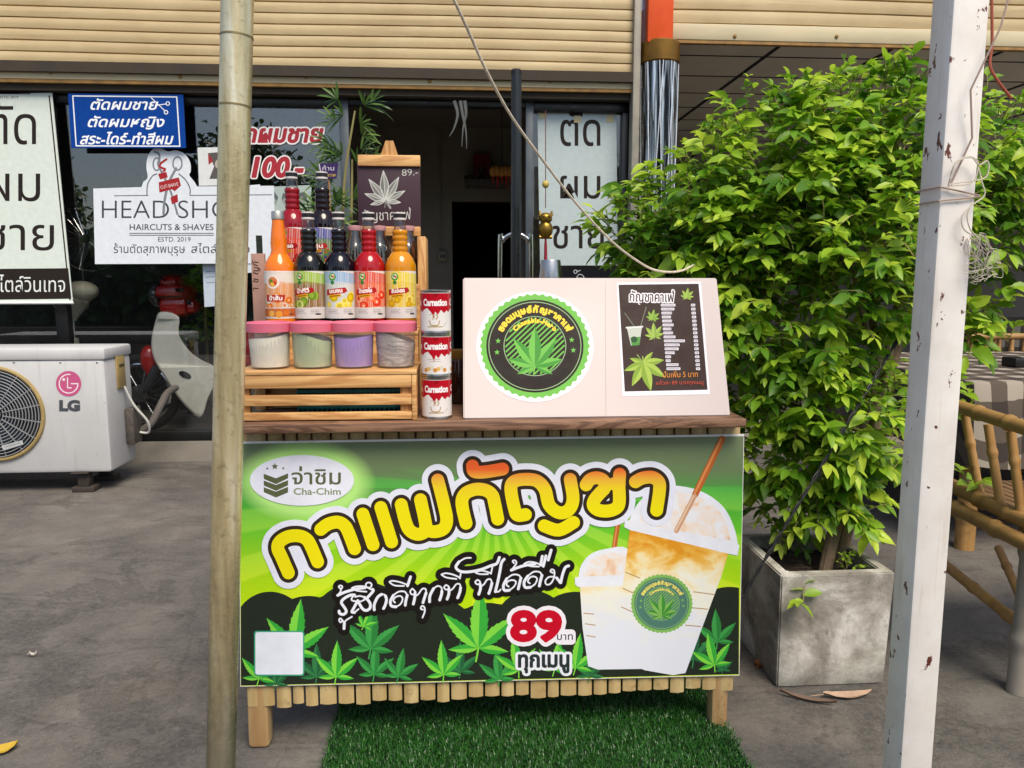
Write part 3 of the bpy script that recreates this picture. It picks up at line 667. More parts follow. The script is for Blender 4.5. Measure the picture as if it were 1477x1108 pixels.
for i in range(3):
    a = 2.094 * i + .9; e = Vector((math.cos(a), 0, math.sin(a))); q = Vector((-math.sin(a), 0, math.cos(a))); c0 = Vector((fc.x, YA - .008, fc.z))
    b.slab([c0 + e * .04 - q * .03, c0 + e * fr * .85 - q * .05, c0 + e * fr * .9 + q * .1, c0 + e * .05 + q * .07], (0, 1, 0), .003)
b.build('fan_blade', mat('fan_blade_grey', '#2f3a46', .35), t)
A = Art(vplane(YA - .001)); PK = '#c25a86'
A.circle(99, 553.5, 18.3, PK); wv = '#eadfe4'
A.strokes([[(99 + 13.5 * math.cos(a), 553.5 + 13.5 * math.sin(a)) for a in [R(q) for q in range(0, 281, 8)]]], .8, wv, .3)
A.strokes([[(97.5, 545), (97.5, 559.5), (103, 559.5)], [(103, 553.5), (112.5, 553.5)]], .8, wv, .3); A.circle(92, 547.5, 2, wv)
A.text('LG', 86, 592, 29, 20, '#4a4f55', bold=.035, fat=.6, res=.25); A.build('emblem', t)
A = Art(vplane(YA - .024)); A.poly([(2, 643), (32, 635), (34, 641), (5, 650)], '#b6b8b9'); A.strokes([[(7, 645), (29, 639)]], .5, '#7b7d80', .3); A.build('rating_label', t)
b = MB(); hx = xr; b.box((hx - .001, YA + .13, aa(0, 568).z), (hx + .012, YA + .235, aa(0, 519).z), .01); hd = b.build('handle', beige, t)
b = MB(); b.box((hx + .011, YA + .15, aa(0, 535).z), (hx + .0135, YA + .215, aa(0, 531).z)); b.build('handle_slot', mat('dark_slot', '#4b3f22', .7), hd)
b = MB(); b.box((hx, YA + .2, aa(0, 655).z), (hx + .05, YA + .32, aa(0, 600).z), .01); b.build('valve_cover', mat('grimy_valve', '#4d4843', .7, var=.4, scale=30), t)
zc_ = lambda y: aa(0, y).z
b = MB(); b.tube(smooth([(hx + .012, YA + .2, zc_(566)), (hx + .05, YA + .22, zc_(595)), (hx + .11, YA + .25, zc_(622)), (hx + .1, YA + .28, zc_(640)), (hx + .05, YA + .28, zc_(640))], 5), .007, 8); b.build('cable', mat('white_cable', '#c9c9c4', .5), t)
b = MB(); b.tube(smooth([(hx + .04, YA + .3, zc_(640)), (hx + .1, YA + .33, zc_(628)), (hx + .14, YA + .4, zc_(600)), (hx + .12, YA + .55, zc_(590)), (hx + .1, YA + .75, zc_(588))], 5), .022, 10); b.build('pipe', mat('pipe_lagging', '#55504c', .8, bump=.3), t)
for x in (118, -150):
    for dy in (.03, .28):
        fx_ = aa(x, 690).x; b = MB(); b.box((fx_ - .03, YA + dy - .02, .03), (fx_ + .03, YA + dy + .04, z0 + .003), .004); b.box((fx_ - .06, YA + dy - .03, 0), (fx_ + .06, YA + dy + .06, .03), .004); b.build('foot', mat('rusty_foot', '#3a332d', .8) if 'rusty_foot' not in bpy.data.materials else bpy.data.materials['rusty_foot'], t)
b = MB(); b.box((aa(118, 690).x - .05, YA - .02, z0 - .001), (aa(118, 690).x + .04, YA + .3, z0 + .002)); b.build('mount_rail', bpy.data.materials['rusty_foot'], t)
for x in (20, 87, 140): b = MB(); b.ball((aa(x, 523).x, YA - .0, aa(x, 523).z), (.006, .003, .006), 8, 6); b.build('screw', M['silver'], t)

t, A = board('paper_sheet', [(292, 378), (316, 377), (318, 441), (295, 443)], 5.085, ink('#b9c4d2'), 'small pale blue paper sheet on the glass beside the steel pipe above the moped', 'paper', .002)
A.strokes([[(297, 392), (313, 391)], [(297, 400), (312, 399)], [(298, 408), (313, 407)]], .5, '#7d8794', .3); A.build('print', t)
# ------------------------------------------------------------------ bamboo counter
BN = Vector((0, -1, .03)).normalized()                 # the front leans: its foot stands a little nearer
BP = Vector((0, 1.85, .781))
def fy(z): return BP.y - (BP.z - z) * .03             # Y of the front plane at height z
def bambmat(name, a, b_, dark, axis=2):
    k = NT(name); st = [9., 9., 9.]; st[axis] = .9; v = k.coord('Object', tuple(st)); n1 = k.noise(v, 3.0, 5, .6, .4); st2 = [26., 26., 26.]; st2[axis] = .01
    n2 = k.noise(k.coord('Object', tuple(st2)), 1.0, 0); n3 = k.noise(k.coord('Object', (14, 14, 14)), 1, 6, .7)
    c = k.mix(n2, hexc(a), hexc(b_)); c = k.mix(k.ramp(n1, [(.35, .7), (.6, 0.)]), c, hexc(b_)); c = k.mix(k.ramp(n3, [(.56, 0.), (.74, .75)]), c, hexc(dark)); k.base(c)
    k.b.inputs['Roughness'].default_value = .5; k.bump(n1, .25, .003); return k.m
bam = bambmat('dry_bamboo', '#d9c592', '#a88a58', '#57442c')
cx0, cx1 = at(345, 615, 1.80).x, at(1076, 612, 1.80).x
t = thing('bamboo_counter', 'low bamboo counter with a brown plank top carrying bottles and a white box', 'counter', ((cx0 + cx1) / 2, 2.1, 0))
tw = wood('brown_plank', '#8d6a52', '#4f3527', 0, 10, .6)
b = MB()
for i in range(4): b.box((cx0, 1.795 + i * .152, .811), (cx1 - .0, 1.795 + i * .152 + .149, .833), .004)
b.build('top', tw, t)
b = MB(); x = at(352, 1000, 1.81).x; xe = at(1062, 1000, 1.81).x; rr = random.Random(3)
while x < xe - .012:
    wd = rr.uniform(.031, .046); zb = .112 + rr.uniform(-.006, .006); y0 = fy(zb) + .008; y1 = fy(.80) + .008; ns = 5
    vs = []
    for z, yy in ((zb, y0), (.80, y1)):
        for i in range(ns + 1): q = i / ns; vs.append((x + (wd - .0055) * q, yy - .004 * math.sin(math.pi * q), z))
        for i in range(ns + 1): q = 1 - i / ns; vs.append((x + (wd - .0055) * q, yy + .006 - .004 * math.sin(math.pi * q), z))
    m = 2 * (ns + 1); b._add([Vector(v) for v in vs], [(i, (i + 1) % m, m + (i + 1) % m, m + i) for i in range(m)] + [tuple(range(m)), tuple(range(m, 2 * m))]); x += wd
b.build('apron', bam, t, 50)
lg = bambmat('bamboo_leg', '#d6c08e', '#a87a4c', '#5b4227')
for xa, xb, yb in ((358, 392, 1072), (1028, 1055, 1058)):
    g0 = gp((xa + xb) / 2 + (2 if xa < 500 else -1), yb); wx = (at(xb, yb, g0.y).x - at(xa, yb, g0.y).x) / 2
    for dy in (0, .42):
        b = MB(); b.bar((g0.x, fy(0) + .031 + dy, 0), (g0.x, fy(.81) + .031 + dy, .81), .05, wx * 2 - .004, (1, 0, 0), .012); b.build('leg', lg, t)
b = MB(); b.bar((cx0 + .03, 1.9, .78), (cx1 - .03, 1.9, .78), .03, .05); b.bar((cx0 + .03, 2.3, .78), (cx1 - .03, 2.3, .78), .03, .05); b.build('rail', lg, t)
b = MB(); b.box((cx0 + .03, 2.38, .3), (cx1 - .03, 2.39, .80)); b.build('back_panel', lg, t)

# ------------------------------------------------------------------ the printed banner on its front
f = plane_map(BP, BN)
def bannermat():
    k = NT('banner_print'); uv = k.new('ShaderNodeTexCoord').outputs['UV']; X, Y, Z = k.sep(uv)
    base = k.ramp(k.math('MULTIPLY_ADD', Y, 1000 / 260, -625 / 260), [(0, hexc('#7a8768')), (.2, hexc('#6c825a')), (.34, hexc('#45a03c')), (.5, hexc('#62c22f')), (.72, hexc('#a0d716')), (1, hexc('#c6e606'))])
    dx = k.math('ADD', X, -.70); dy = k.math('ADD', Y, -.70); an = k.math('ARCTAN2', dy, dx)
    ry = k.math('SINE', k.math('MULTIPLY', an, 34)); rf = k.ramp(k.math('MULTIPLY_ADD', ry, .5, .5), [(.4, 0.), (.6, 1.)])
    low = k.ramp(k.math('MULTIPLY_ADD', Y, 10, -6.7), [(0, 0.), (.4, 1.)])
    c = k.mix(k.math('MULTIPLY', rf, low), base, k.ramp(k.math('MULTIPLY_ADD', Y, 1000 / 260, -625 / 260), [(.3, hexc('#59b84a')), (.6, hexc('#9fdc3a')), (1, hexc('#e2ee10'))]))
    ex = k.math('MULTIPLY', k.math('ADD', X, -.436), 1 / .098); ey = k.math('MULTIPLY', k.math('ADD', Y, -.692), 1 / .060)
    d = k.math('SQRT', k.math('ADD', k.math('POWER', ex, 2), k.math('POWER', ey, 2)))
    c = k.mix(k.ramp(d, [(.72, 1.), (1.12, 0.)]), c, hexc('#b7ea84'))
    ln = k.math('SINE', k.math('MULTIPLY', Y, 2400)); c = k.mix(k.math('MULTIPLY_ADD', ln, .05, .05), c, hexc('#2a3a22')); k.base(c)
    k.b.inputs['Roughness'].default_value = .32; k.b.inputs['Specular IOR Level'].default_value = .4
    k.bump(k.math('ADD', k.math('MULTIPLY', k.noise(k.coord('Object'), 7, 3), 6), k.math('MULTIPLY', ln, .06)), .12, .004); return k.m
corn = [(345, 637), (1073, 626), (1066, 974), (347, 990)]
t = thing('menu_banner', 'green printed banner with yellow Thai bubble letters and two iced drinks on the bamboo counter', 'banner', f(708, 985))
b = MB(); b.slab([f(x, y, .002) for x, y in corn], -BN, .003); b.build('backing', ink('#e6e6e2'), t)
A = Art(f, .0023)
A.poly([(346, 640), (1072, 629), (1065.3, 973), (347.6, 989)], bannermat()); DK = '#262d24'
# dark hills
H = [(347, 893)]
for cx, cy, r in ((390, 905, 52), (445, 918, 62), (521, 912, 78), (614, 935, 82), (704, 928, 62), (766, 905, 54), (830, 912, 62), (930, 930, 70), (1010, 925, 70), (1052, 905, 62)): H.append((cx, cy, r))
top = []
for i in range(0, 146):
    x = 347.5 + i * (1065.6 - 347.5) / 145; y = 925
    for cx, cy, r in H[1:]:
        if abs(x - cx) < r: y = min(y, cy - math.sqrt(r * r - (x - cx) ** 2) * (1 if r < 60 else .95))
    top.append((x, y))
A.poly(top + [(1065.2, 972), (347.8, 988.5)], DK)
b_ = A.build('backdrop', t)
h1 = A.h + .00002
L1 = ('#2e7d3b', '#3f9a4a'); L2 = ('#3aa53c', '#7ccf45'); L3 = ('#275f3a', '#357a48')
A = Art(f, h1)
for x, y, s_, r_, cols in ((457, 975, 48, 0, L3), (540, 972, 46, 3, L1), (575, 975, 42, 10, L1), (398, 986, 36, 0, L3), (720, 979, 46, -5, L1), (850, 974, 42, 0, L3), (1000, 950, 58, 0, L3), (664, 968, 44, 0, L3), (1042, 966, 24, 0, L3), (1034, 925, 48, -3, L1), (535, 935, 66, 3, L1), (525, 903, 26, 25, L2), (374, 978, 48, 8, L2), (485, 975, 52, 2, L2), (640, 972, 50, -4, L2), (748, 966, 50, -10, L2), (800, 965, 46, 10, L2), (830, 962, 50, 8, L2), (1030, 958, 48, -12, L2), (424, 938, 76, 8, L2), (690, 934, 88, 2, L2)):
    n_ = 5; leaf_art(A, x, y, s_, r_, n_, cols, 190, .14)
A.build('leaf_print', t); h2 = A.h + .00002
# cups
def cupmat():
    k = NT('iced_drink_print'); uv = k.new('ShaderNodeTexCoord').outputs['UV']; X, Y, Z = k.sep(uv)
    mp = k.new('ShaderNodeMapping'); k.link(uv, mp.inputs[0]); mp.inputs['Scale'].default_value = (1, 1.5, 1); n = k.noise(mp.outputs[0], 22, 5, .6, .8)
    h = k.math('MULTIPLY_ADD', Y, 1000 / 170, -780 / 170); q = k.math('ADD', h, k.math('MULTIPLY_ADD', n, .9, -.42))
    k.base(k.ramp(q, [(.0, hexc('#d9921c')), (.12, hexc('#e6b24a')), (.24, hexc('#eed79a')), (.42, hexc('#ecead8')), (.8, hexc('#dfe2ec'))])); k.b.inputs['Roughness'].default_value = .32; return k.m
cm = cupmat(); WH = '#e2e5ee'
def domemat():
    k = NT('dome_lid_print'); uv = k.new('ShaderNodeTexCoord').outputs['UV']; n = k.noise(uv, 34, 4, .6, .4)
    k.base(k.ramp(n, [(.4, hexc('#e6e8ef')), (.55, hexc('#ecd9c6')), (.68, hexc('#e0a878'))])); k.b.inputs['Roughness'].default_value = .32; return k.m
A = Art(f, h2); dm = domemat()
def straw(a, b2, w_, m=('#b5622f', '#d68a52')): A.strokes([[a, b2]], w_, m[0], .4); A.strokes([[(a[0] - w_ * .3, a[1]), (b2[0] - w_ * .3, b2[1])]], w_ * .35, m[1], .3)
def cup(lid, rim, body, ridge):
    A.poly(smooth(lid, 4), WH)
    c0 = (sum(p[0] for p in lid) / len(lid), sum(p[1] for p in lid) / len(lid)); A.poly([(c0[0] + (p[0] - c0[0]) * .84 + 1, c0[1] + (p[1] - c0[1]) * .80 + 3) for p in smooth(lid, 4)], dm)
    A.poly(body, cm); A.poly(rim, WH)
    for l in ridge: A.strokes([l], .7, '#b08a5a', .3)
straw((893, 742), (884, 800), 3.4)
cup([(834, 832), (838, 815), (850, 800), (870, 792), (905, 791), (912, 832)], [(829, 832), (908, 828), (908, 844), (833, 846), (829, 842)], [(836, 844), (908, 842), (930, 964), (862, 965), (848, 960), (840, 905)], [[(842, 884), (856, 885)], [(844, 899), (858, 901)], [(846, 916), (858, 918)]])
cup([(905, 756), (918, 728), (938, 710), (968, 700), (1010, 708), (1042, 730), (1058, 760), (1064, 786)], [(901, 749), (1066, 786), (1063, 801), (1050, 798), (908, 764), (900, 760)], [(908, 763), (1050, 797), (1040, 830), (1012, 905), (988, 970), (970, 973), (930, 966), (914, 960), (895, 880), (897, 850)], [[(902, 825), (922, 833)], [(898, 848), (920, 858)], [(896, 875), (912, 882)], [(1000, 853), (1030, 857)], [(998, 876), (1020, 878)], [(988, 901), (1010, 903)]])
straw((1041, 633), (1002, 713), 4.6); straw((1001, 715), (975, 765), 3.6, ('#c99a78', '#dcc0a8'))
A.build('drink_print', t); h3 = A.h + .00002

def arc_text(A, clusters, cx, cy, rx, ry, a0, a1, size, m, bold=.02, fat=0, res=.3):
    """clusters of letters spread along an ellipse from a0 to a1 degrees (0 = top, clockwise)"""
    PE = []; wd = []
    for c in clusters:
        V, T, E = text_shape(c, 0, bold); wd.append(V[:, 0].max() - V[:, 0].min() + .1)
    tot = sum(wd); q = 0; size = R(a1 - a0) * rx / tot
    for c, w_ in zip(clusters, wd):
        a = a0 + (a1 - a0) * ((q + w_ / 2) / tot); q += w_
        P, T, E = A.tpts(c, 0, 0, 0, size, -a, 0, bold); P = P - np.array([P[:, 0].mean(), 0]); ca, sa = math.cos(R(a)), math.sin(R(a))
        V, _, _ = text_shape(c, 0, bold); L = np.stack([(V[:, 0] - (V[:, 0].min() + V[:, 0].max()) / 2) * size, -V[:, 1] * size], 1)
        P = np.stack([cx + rx * sa + L[:, 0] * ca - L[:, 1] * sa, cy - ry * ca + L[:, 0] * sa + L[:, 1] * ca], 1)
        if fat: PE.append((P, E, T))
        else: A.emit([tuple(p) for p in P], [tuple(t_) for t_ in T], m)
    if fat: A.fat(PE, fat, m, res)
def emblem(A, cx, cy, rx, ry, g1, g2, dk, tx, res=.3):
    """round leaf emblem: scalloped green edge, dark disc, arched lettering, hatching, one leaf, stars"""
    A.circle(cx, cy, rx, g1, ry, 240, .018, 44); A.circle(cx, cy, rx * .9, dk, ry * .9); A.circle(cx, cy, rx * .86, g2, ry * .86); A.circle(cx, cy, rx * .845, dk, ry * .845)
    A.circle(cx, cy, rx * .58, g2, ry * .58); A.circle(cx, cy, rx * .565, dk, ry * .565)
    for i in range(-9, 10):
        o = i * .075; hw = math.sqrt(max(0, .54 ** 2 - o * o))
        if hw > .06: k_ = .7071; A.strokes([[(cx + rx * (k_ * o - k_ * hw), cy + ry * (k_ * o + k_ * hw)), (cx + rx * (k_ * o + k_ * hw), cy + ry * (k_ * o - k_ * hw))]], rx * .014, g1, res)
    leaf_art(A, cx, cy + ry * .38, rx * .72, 0, 7, ('#3f8a34', g1), 230, .16, False)
    arc_text(A, ['ย', 'อ', 'ด', 'ม', 'นุ', 'ษ', 'ย์', 'กั', 'ญ', 'ช', 'า', 'ค', 'า', 'เ', 'ฟ่'], cx, cy, rx * .655, ry * .655, -66, 66, 0, tx, .03, rx * .006, res)
    arc_text(A, list('Cannabis') + ['-'] + list('Hero'), cx, cy, rx * .455, ry * .455, -52, 52, 0, tx, .02, rx * .005, res)
    for x, y in ((-.68, -.1), (-.70, .12), (.68, -.12), (.71, .08)): star(A, cx + rx * x, cy + ry * y, rx * .055, g1)
A = Art(f, h3)
emblem(A, 954, 870, 44, 42, '#7fb45a', '#8fc06e', '#4f7a6c', '#e4d66a', .22); A.build('emblem_print', t); h4 = A.h + .00002
# oval logo
A = Art(f, h4); A.circle(436, 692.5, 75, '#e3e5f2', 36.5, 64); OL = '#5b6144'
for k_ in range(3):
    y = 683 + k_ * 9.6; A.poly([(381, y), (398.5, y + 6.5), (416, y - .5), (416, y + 6.5 + k_ * .6), (398.5, y + 15), (381, y + 7.3)], OL)
star(A, 397, 672.5, 5.4, OL); star(A, 386, 675.5, 2.4, OL); star(A, 409, 675, 2.4, OL)
A.text('จ่าชิม', 421, 698, 71, 30, OL, bold=.012); A.text('Cha-Chim', 424, 713, 68, 13.5, '#7f8f66', bold=.02)
A.build('logo_print', t); A = Art(f, A.h + .00003); A.rect(367, 909, 439.5, 974, '#3d9c78', 4); A.rect(369, 911, 437.5, 972, '#dfe4ef', 3); A.build('white_card_print', t); h5 = A.h + .00002
# bubble heading
def z1(P): return [(340 + x / 5.036, 630 + y / 5.036) for x, y in P]
def z3(P): return [(560 + x / 5.036, 640 + y / 5.036) for x, y in P]
def z2(P): return [(700 + x / 2.915, 620 + y / 2.915) for x, y in P]
def z4(P): return [(780 + x / 4.923, 640 + y / 4.923) for x, y in P]
SM = lambda P: smooth(P, 5)
head = [SM(z1([(385, 985), (335, 870), (308, 805), (325, 757), (385, 722), (460, 717), (515, 740), (548, 790), (597, 905)])),
        SM(z1([(620, 670), (672, 632), (740, 617), (790, 640), (820, 690), (865, 810)])),
        [(523.7, 741), (538.3, 785)], [(549.5, 731.5), (565, 781)],
        SM(z3([(95, 440), (125, 560), (155, 625), (210, 655), (262, 640), (275, 600), (235, 405)])), SM(z3([(272, 600), (300, 630), (350, 635), (405, 612), (425, 550), (405, 440), (360, 262)])),
        SM(z3([(565, 575), (540, 470), (537, 400), (570, 352), (640, 328), (710, 337), (755, 372), (772, 430), (795, 545)])),
        SM(z3([(612, 160), (625, 200), (700, 203), (830, 182)])),
        SM(z2([(168, 355), (135, 357), (122, 330), (107, 250), (118, 218), (160, 207), (215, 213), (250, 250), (268, 315), (310, 347), (350, 335), (368, 290), (356, 207)])), SM(z2([(247, 402), (308, 420), (370, 388)])),
        SM(z4([(320, 290), (350, 252), (400, 240), (445, 262), (452, 310), (412, 355), (377, 400), (372, 440), (410, 470), (480, 475), (540, 450), (556, 400), (553, 300), (558, 215)])), z4([(515, 283), (555, 285)]),
        SM(z4([(670, 268), (720, 242), (790, 237), (835, 270), (840, 330), (820, 470)]))]
def headmat():
    k = NT('bubble_letter_print'); uv = k.new('ShaderNodeTexCoord').outputs['UV']; X, Y, Z = k.sep(uv)
    yy = k.math('MULTIPLY_ADD', Y, 1000 / 80, -670 / 80); k.base(k.ramp(yy, [(.08, hexc('#e2602a')), (.24, hexc('#e3a83a')), (.42, hexc('#e7cc22')), (.78, hexc('#e8dc08'))])); k.b.inputs['Roughness'].default_value = .3; return k.m
A = Art(f, h5); A.strokes(head, 23, '#dde0ee', .6); A.strokes(head, 14.4, '#33291f', .5); A.strokes(head, 9.2, headmat(), .4); A.build('heading_letters', t); h6 = A.h + .00002
# slogan
def zA(P): return SM([(470 + x / 10.55, 820 + y / 10.55) for x, y in P])
def zB(P): return SM([(590 + x / 7.914, 780 + y / 7.914) for x, y in P])
def zC(P): return SM([(690 + x / 10.55, 780 + y / 10.55) for x, y in P])
thick = [zA([(440, 395), (370, 400), (280, 450), (240, 510), (290, 590), (315, 650), (270, 690), (215, 675), (205, 640)]), zA([(285, 820), (280, 905)]), zA([(185, 400), (300, 350), (460, 305), (600, 285)]),
         zA([(590, 430), (650, 480), (680, 540), (670, 600), (610, 630), (550, 590), (490, 480)]), zA([(490, 480), (430, 590), (400, 650), (440, 660)]), zA([(740, 620), (740, 540), (790, 430), (850, 385)]), zA([(910, 410), (925, 470), (905, 550), (880, 600)]),
         zA([(1070, 575), (1000, 560), (985, 490), (1030, 400)]), zA([(1240, 400), (1220, 480), (1210, 550)]), zA([(1245, 255), (1290, 120)]), zA([(630, 440), (720, 340), (715, 310)]),
         zB([(70, 590), (65, 650), (50, 715)]), zB([(195, 590), (175, 650), (160, 700)]), zB([(375, 570), (370, 610), (350, 670)]), zB([(235, 690), (240, 620), (280, 540)]), zB([(455, 540), (455, 600), (435, 660)]), zB([(588, 530), (580, 580), (555, 645)]),
         zB([(570, 235), (535, 290), (560, 330), (620, 350), (720, 345), (830, 320), (930, 280), (1000, 255), (1030, 185)]), zB([(810, 485), (815, 540), (795, 605)]), zB([(945, 480), (930, 540), (910, 595)]), zB([(1085, 205), (1055, 245), (1035, 350), (1010, 470), (985, 575)]),
         zC([(500, 440), (600, 400), (720, 365), (860, 345)]), zC([(470, 745), (395, 745), (380, 670), (430, 570)]), zC([(645, 560), (625, 640), (605, 725)]), zC([(790, 700), (710, 700), (695, 620), (750, 530)]), zC([(965, 520), (940, 610), (925, 680)]), zC([(985, 380), (1025, 225)]), zC([(945, 360), (970, 230)]), zC([(1060, 285), (1105, 135)]), zC([(1250, 630), (1280, 500), (1320, 400), (1370, 375)]), zC([(1190, 560), (1245, 630)])]
thin = [zA([(255, 790), (225, 810), (205, 775), (225, 750), (265, 790), (285, 820), (310, 780), (400, 725)]), zA([(225, 300), (200, 270), (225, 250), (255, 270), (235, 310), (225, 345), (185, 400)]), zA([(400, 290), (470, 265), (590, 265), (690, 310)]), zA([(400, 295), (480, 330), (620, 345)]),
        [(470 + (655 + 45 * math.cos(a)) / 10.55, 820 + (245 + 40 * math.sin(a)) / 10.55) for a in [6.283 * i / 16 for i in range(17)]], zA([(440, 385), (400, 440), (400, 475), (450, 490), (540, 490), (630, 440)]), zA([(450, 425), (520, 410), (590, 430)]), zA([(440, 660), (500, 610)]), zA([(850, 385), (890, 390), (910, 410)]),
        zA([(1055, 510), (1030, 480), (1060, 430), (1130, 410), (1170, 450), (1140, 530), (1070, 575)]), zA([(1030, 400), (1110, 345), (1200, 345), (1240, 400)]), zA([(970, 195), (1020, 180), (1130, 200), (1240, 240)]), zA([(975, 205), (1050, 250), (1190, 258)]),
        zB([(40, 540), (15, 570), (30, 605), (70, 600), (75, 580), (50, 550)]), zB([(75, 625), (110, 600), (150, 545), (190, 545), (195, 590)]), zB([(160, 780), (135, 770), (145, 740), (175, 750), (180, 800), (155, 870)]), zB([(280, 540), (330, 510), (370, 530), (375, 570)]), zB([(420, 500), (400, 525), (420, 550), (455, 545), (450, 515), (425, 500)]), zB([(460, 570), (500, 540), (540, 490), (578, 490), (588, 530)]),
        zB([(370, 380), (420, 365), (500, 380), (580, 415)]), zB([(375, 385), (430, 415), (540, 430)]), zB([(580, 425), (590, 370)]), zB([(705, 190), (640, 195), (570, 235)]), zB([(760, 355), (830, 335), (935, 365)]), zB([(760, 360), (810, 375), (900, 375)]), zB([(935, 370), (950, 295)]), zB([(780, 440), (755, 465), (775, 490), (810, 485), (805, 455), (780, 440)]), zB([(820, 515), (855, 490), (890, 440), (930, 435), (945, 480)]), zB([(985, 575), (1020, 575), (1045, 550)]),
        zC([(540, 335), (520, 305), (545, 290), (575, 310), (570, 350), (540, 390), (500, 440)]), zC([(460, 690), (425, 660), (450, 610), (520, 590), (570, 620), (540, 690), (470, 745)]), zC([(430, 570), (520, 510), (610, 515), (645, 560)]), zC([(780, 640), (750, 610), (780, 555), (840, 535), (890, 570), (860, 650), (790, 700)]), zC([(750, 530), (840, 465), (930, 470), (965, 520)]), zC([(695, 345), (760, 315), (860, 325), (970, 370)]), zC([(700, 350), (800, 380), (920, 385)]),
        zC([(1130, 480), (1095, 460), (1110, 430), (1145, 440), (1155, 480), (1145, 560), (1100, 640), (1040, 660), (1015, 610), (1060, 550), (1130, 540), (1190, 560)])]
A = Art(f, h6); A.strokes(thick + thin, 8.6, '#1d1917', .6); A.strokes(thin, 1.15, '#e2e5f0', .3); A.strokes(thick, 2.0, '#e2e5f0', .3)
# price
for s_, x, y, w_, h, a, ft in (('89', 738, 922, 70, 58, 0, 2.6),):
    A.text(s_, x, y, w_, h, '#e9e4ec', a, 0, .01, fat=8.5, res=.5); A.rect(800, 907, 830, 929, '#e9e4ec', 6); A.text(s_, x, y, w_, h, '#c00f28', a, 0, .01, fat=ft, res=.3)
A.text('บาท', 803, 922, 23, 14, '#33333a', bold=.01); A.text('ทุกเมนู', 748, 961, 72, 31, '#e3e6ee', 0, 0, .0, fat=5, res=.4); A.text('ทุกเมนู', 748, 961, 72, 31, '#2d3436', 0, 0, .0, fat=1.2, res=.25)
A.build('slogan_letters', t)
# ------------------------------------------------------------------ wooden crate and stepped rack on the counter
pine = wood('pine_board', '#dcae72', '#b67f48', 0, 9, .5, 6, .08); pine2 = wood('pine_upright', '#d2a468', '#ab763f', 2, 9, .5, 6, .08)
ZT0 = .833; CF = 1.83; ccx0 = at(340, 570, CF).x; ccx1 = at(601, 570, CF).x
t = thing('wooden_crate', 'slatted pine crate carrying four pink lidded tubs at the counter edge', 'crate', ((ccx0 + ccx1) / 2, 1.93, ZT0))
zr = lambda y: at(470, y, CF).z
b = MB()
for ya, yb in ((541, 560), (570, 585), (595, 606)): b.box((ccx0, CF, max(ZT0 + .001, zr(yb))), (ccx1 - .012, CF + .012, zr(ya)), .002)
b.build('front_slat', pine, t); b = MB()
for ya, yb in ((541, 560), (570, 585), (595, 606)): b.box((ccx0, CF + .188, max(ZT0 + .001, zr(yb))), (ccx1 - .012, CF + .2, zr(ya)), .002)
b.build('back_slat', pine, t)
for x in (ccx0, ccx1 - .012 - .028):
    for y in (CF + .0125, CF + .166): b = MB(); b.box((x, y, ZT0 + .001), (x + .028, y + .021, zr(541) - .001), .002); b.build('corner_post', pine2, t)
b = MB(); b.box((ccx1 - .0115, CF - .0005, ZT0 + .001), (ccx1, CF + .2, zr(541) - .0005), .002); b.build('end_panel', pine, t)
ZC1 = zr(541) + .010
b = MB()
for i in range(3): b.box((ccx0 - .002, CF - .002 + i * .068, zr(541)), (ccx1 + .001, CF + .063 + i * .068, ZC1), .002)
b.build('top_board', pine, t)
t = thing('teal_basket', 'teal plastic basket pushed inside the slatted pine crate', 'basket', (at(510, 590, 1.93).x, 1.93, ZT0))
b = MB(); x0, x1 = at(432, 580, 1.9).x, at(590, 580, 1.9).x
for i in range(5): b.box((x0, 1.87, ZT0 + .002 + i * .02), (x1, 1.98, ZT0 + .012 + i * .02), .003)
for i in range(24): b.box((x0 + (x1 - x0) * i / 23.2, 1.872, ZT0 + .003), (x0 + (x1 - x0) * i / 23.2 + .003, 1.978, ZT0 + .09))
b.build('body', mat('teal_plastic', '#1d6a6c', .4), t)
t = thing('stepped_rack', 'pine rack with two steps holding the syrup bottles behind the tubs', 'rack', ((ccx0 + ccx1) / 2, 2.15, ZT0))
Z2, Z3 = 1.037, 1.157; rx1 = at(605, 400, 2.25).x; rx2 = at(617, 400, 2.25).x
b = MB(); b.box((ccx0 + .03, 2.035, Z2 - .014), (ccx1 - .005, 2.14, Z2), .002); b.box((ccx0 + .03, 2.142, Z3 - .014), (ccx1 - .005, 2.29, Z3), .002); b.build('step', pine, t)
b = MB(); b.box((ccx0 + .03, 2.142, Z2 + .001), (ccx1 - .005, 2.152, Z3 - .015)); b.box((ccx0 + .03, 2.036, ZT0 + .001), (ccx1 - .005, 2.046, Z2 - .015)); b.build('riser', pine, t)
b = MB(); b.box((rx1, 2.15, ZT0 + .001), (rx2, 2.30, at(610, 341, 2.15).z), .003); b.build('side_panel', pine2, t)

# ------------------------------------------------------------------ plastic tubs of powder
def tubmat():
    k = NT('clear_tub_plastic'); k.n.remove(k.b)
    tr = k.new('ShaderNodeBsdfTransparent'); tr.inputs[0].default_value = (.98, .98, .98, 1); gl = k.new('ShaderNodeBsdfGlossy'); gl.inputs['Roughness'].default_value = .12
    df = k.new('ShaderNodeBsdfDiffuse'); df.inputs[0].default_value = (.75, .75, .77, 1)
    m1 = k.new('ShaderNodeMixShader'); m1.inputs[0].default_value = .07; k.link(tr.outputs[0], m1.inputs[1]); k.link(df.outputs[0], m1.inputs[2])
    m2 = k.new('ShaderNodeMixShader'); m2.inputs[0].default_value = .08; k.link(m1.outputs[0], m2.inputs[1]); k.link(gl.outputs[0], m2.inputs[2]); k.link(m2.outputs[0], k.out.inputs[0]); return k.m
tm = tubmat(); pink = mat('pink_lid', '#dd7088', .4, var=.05)
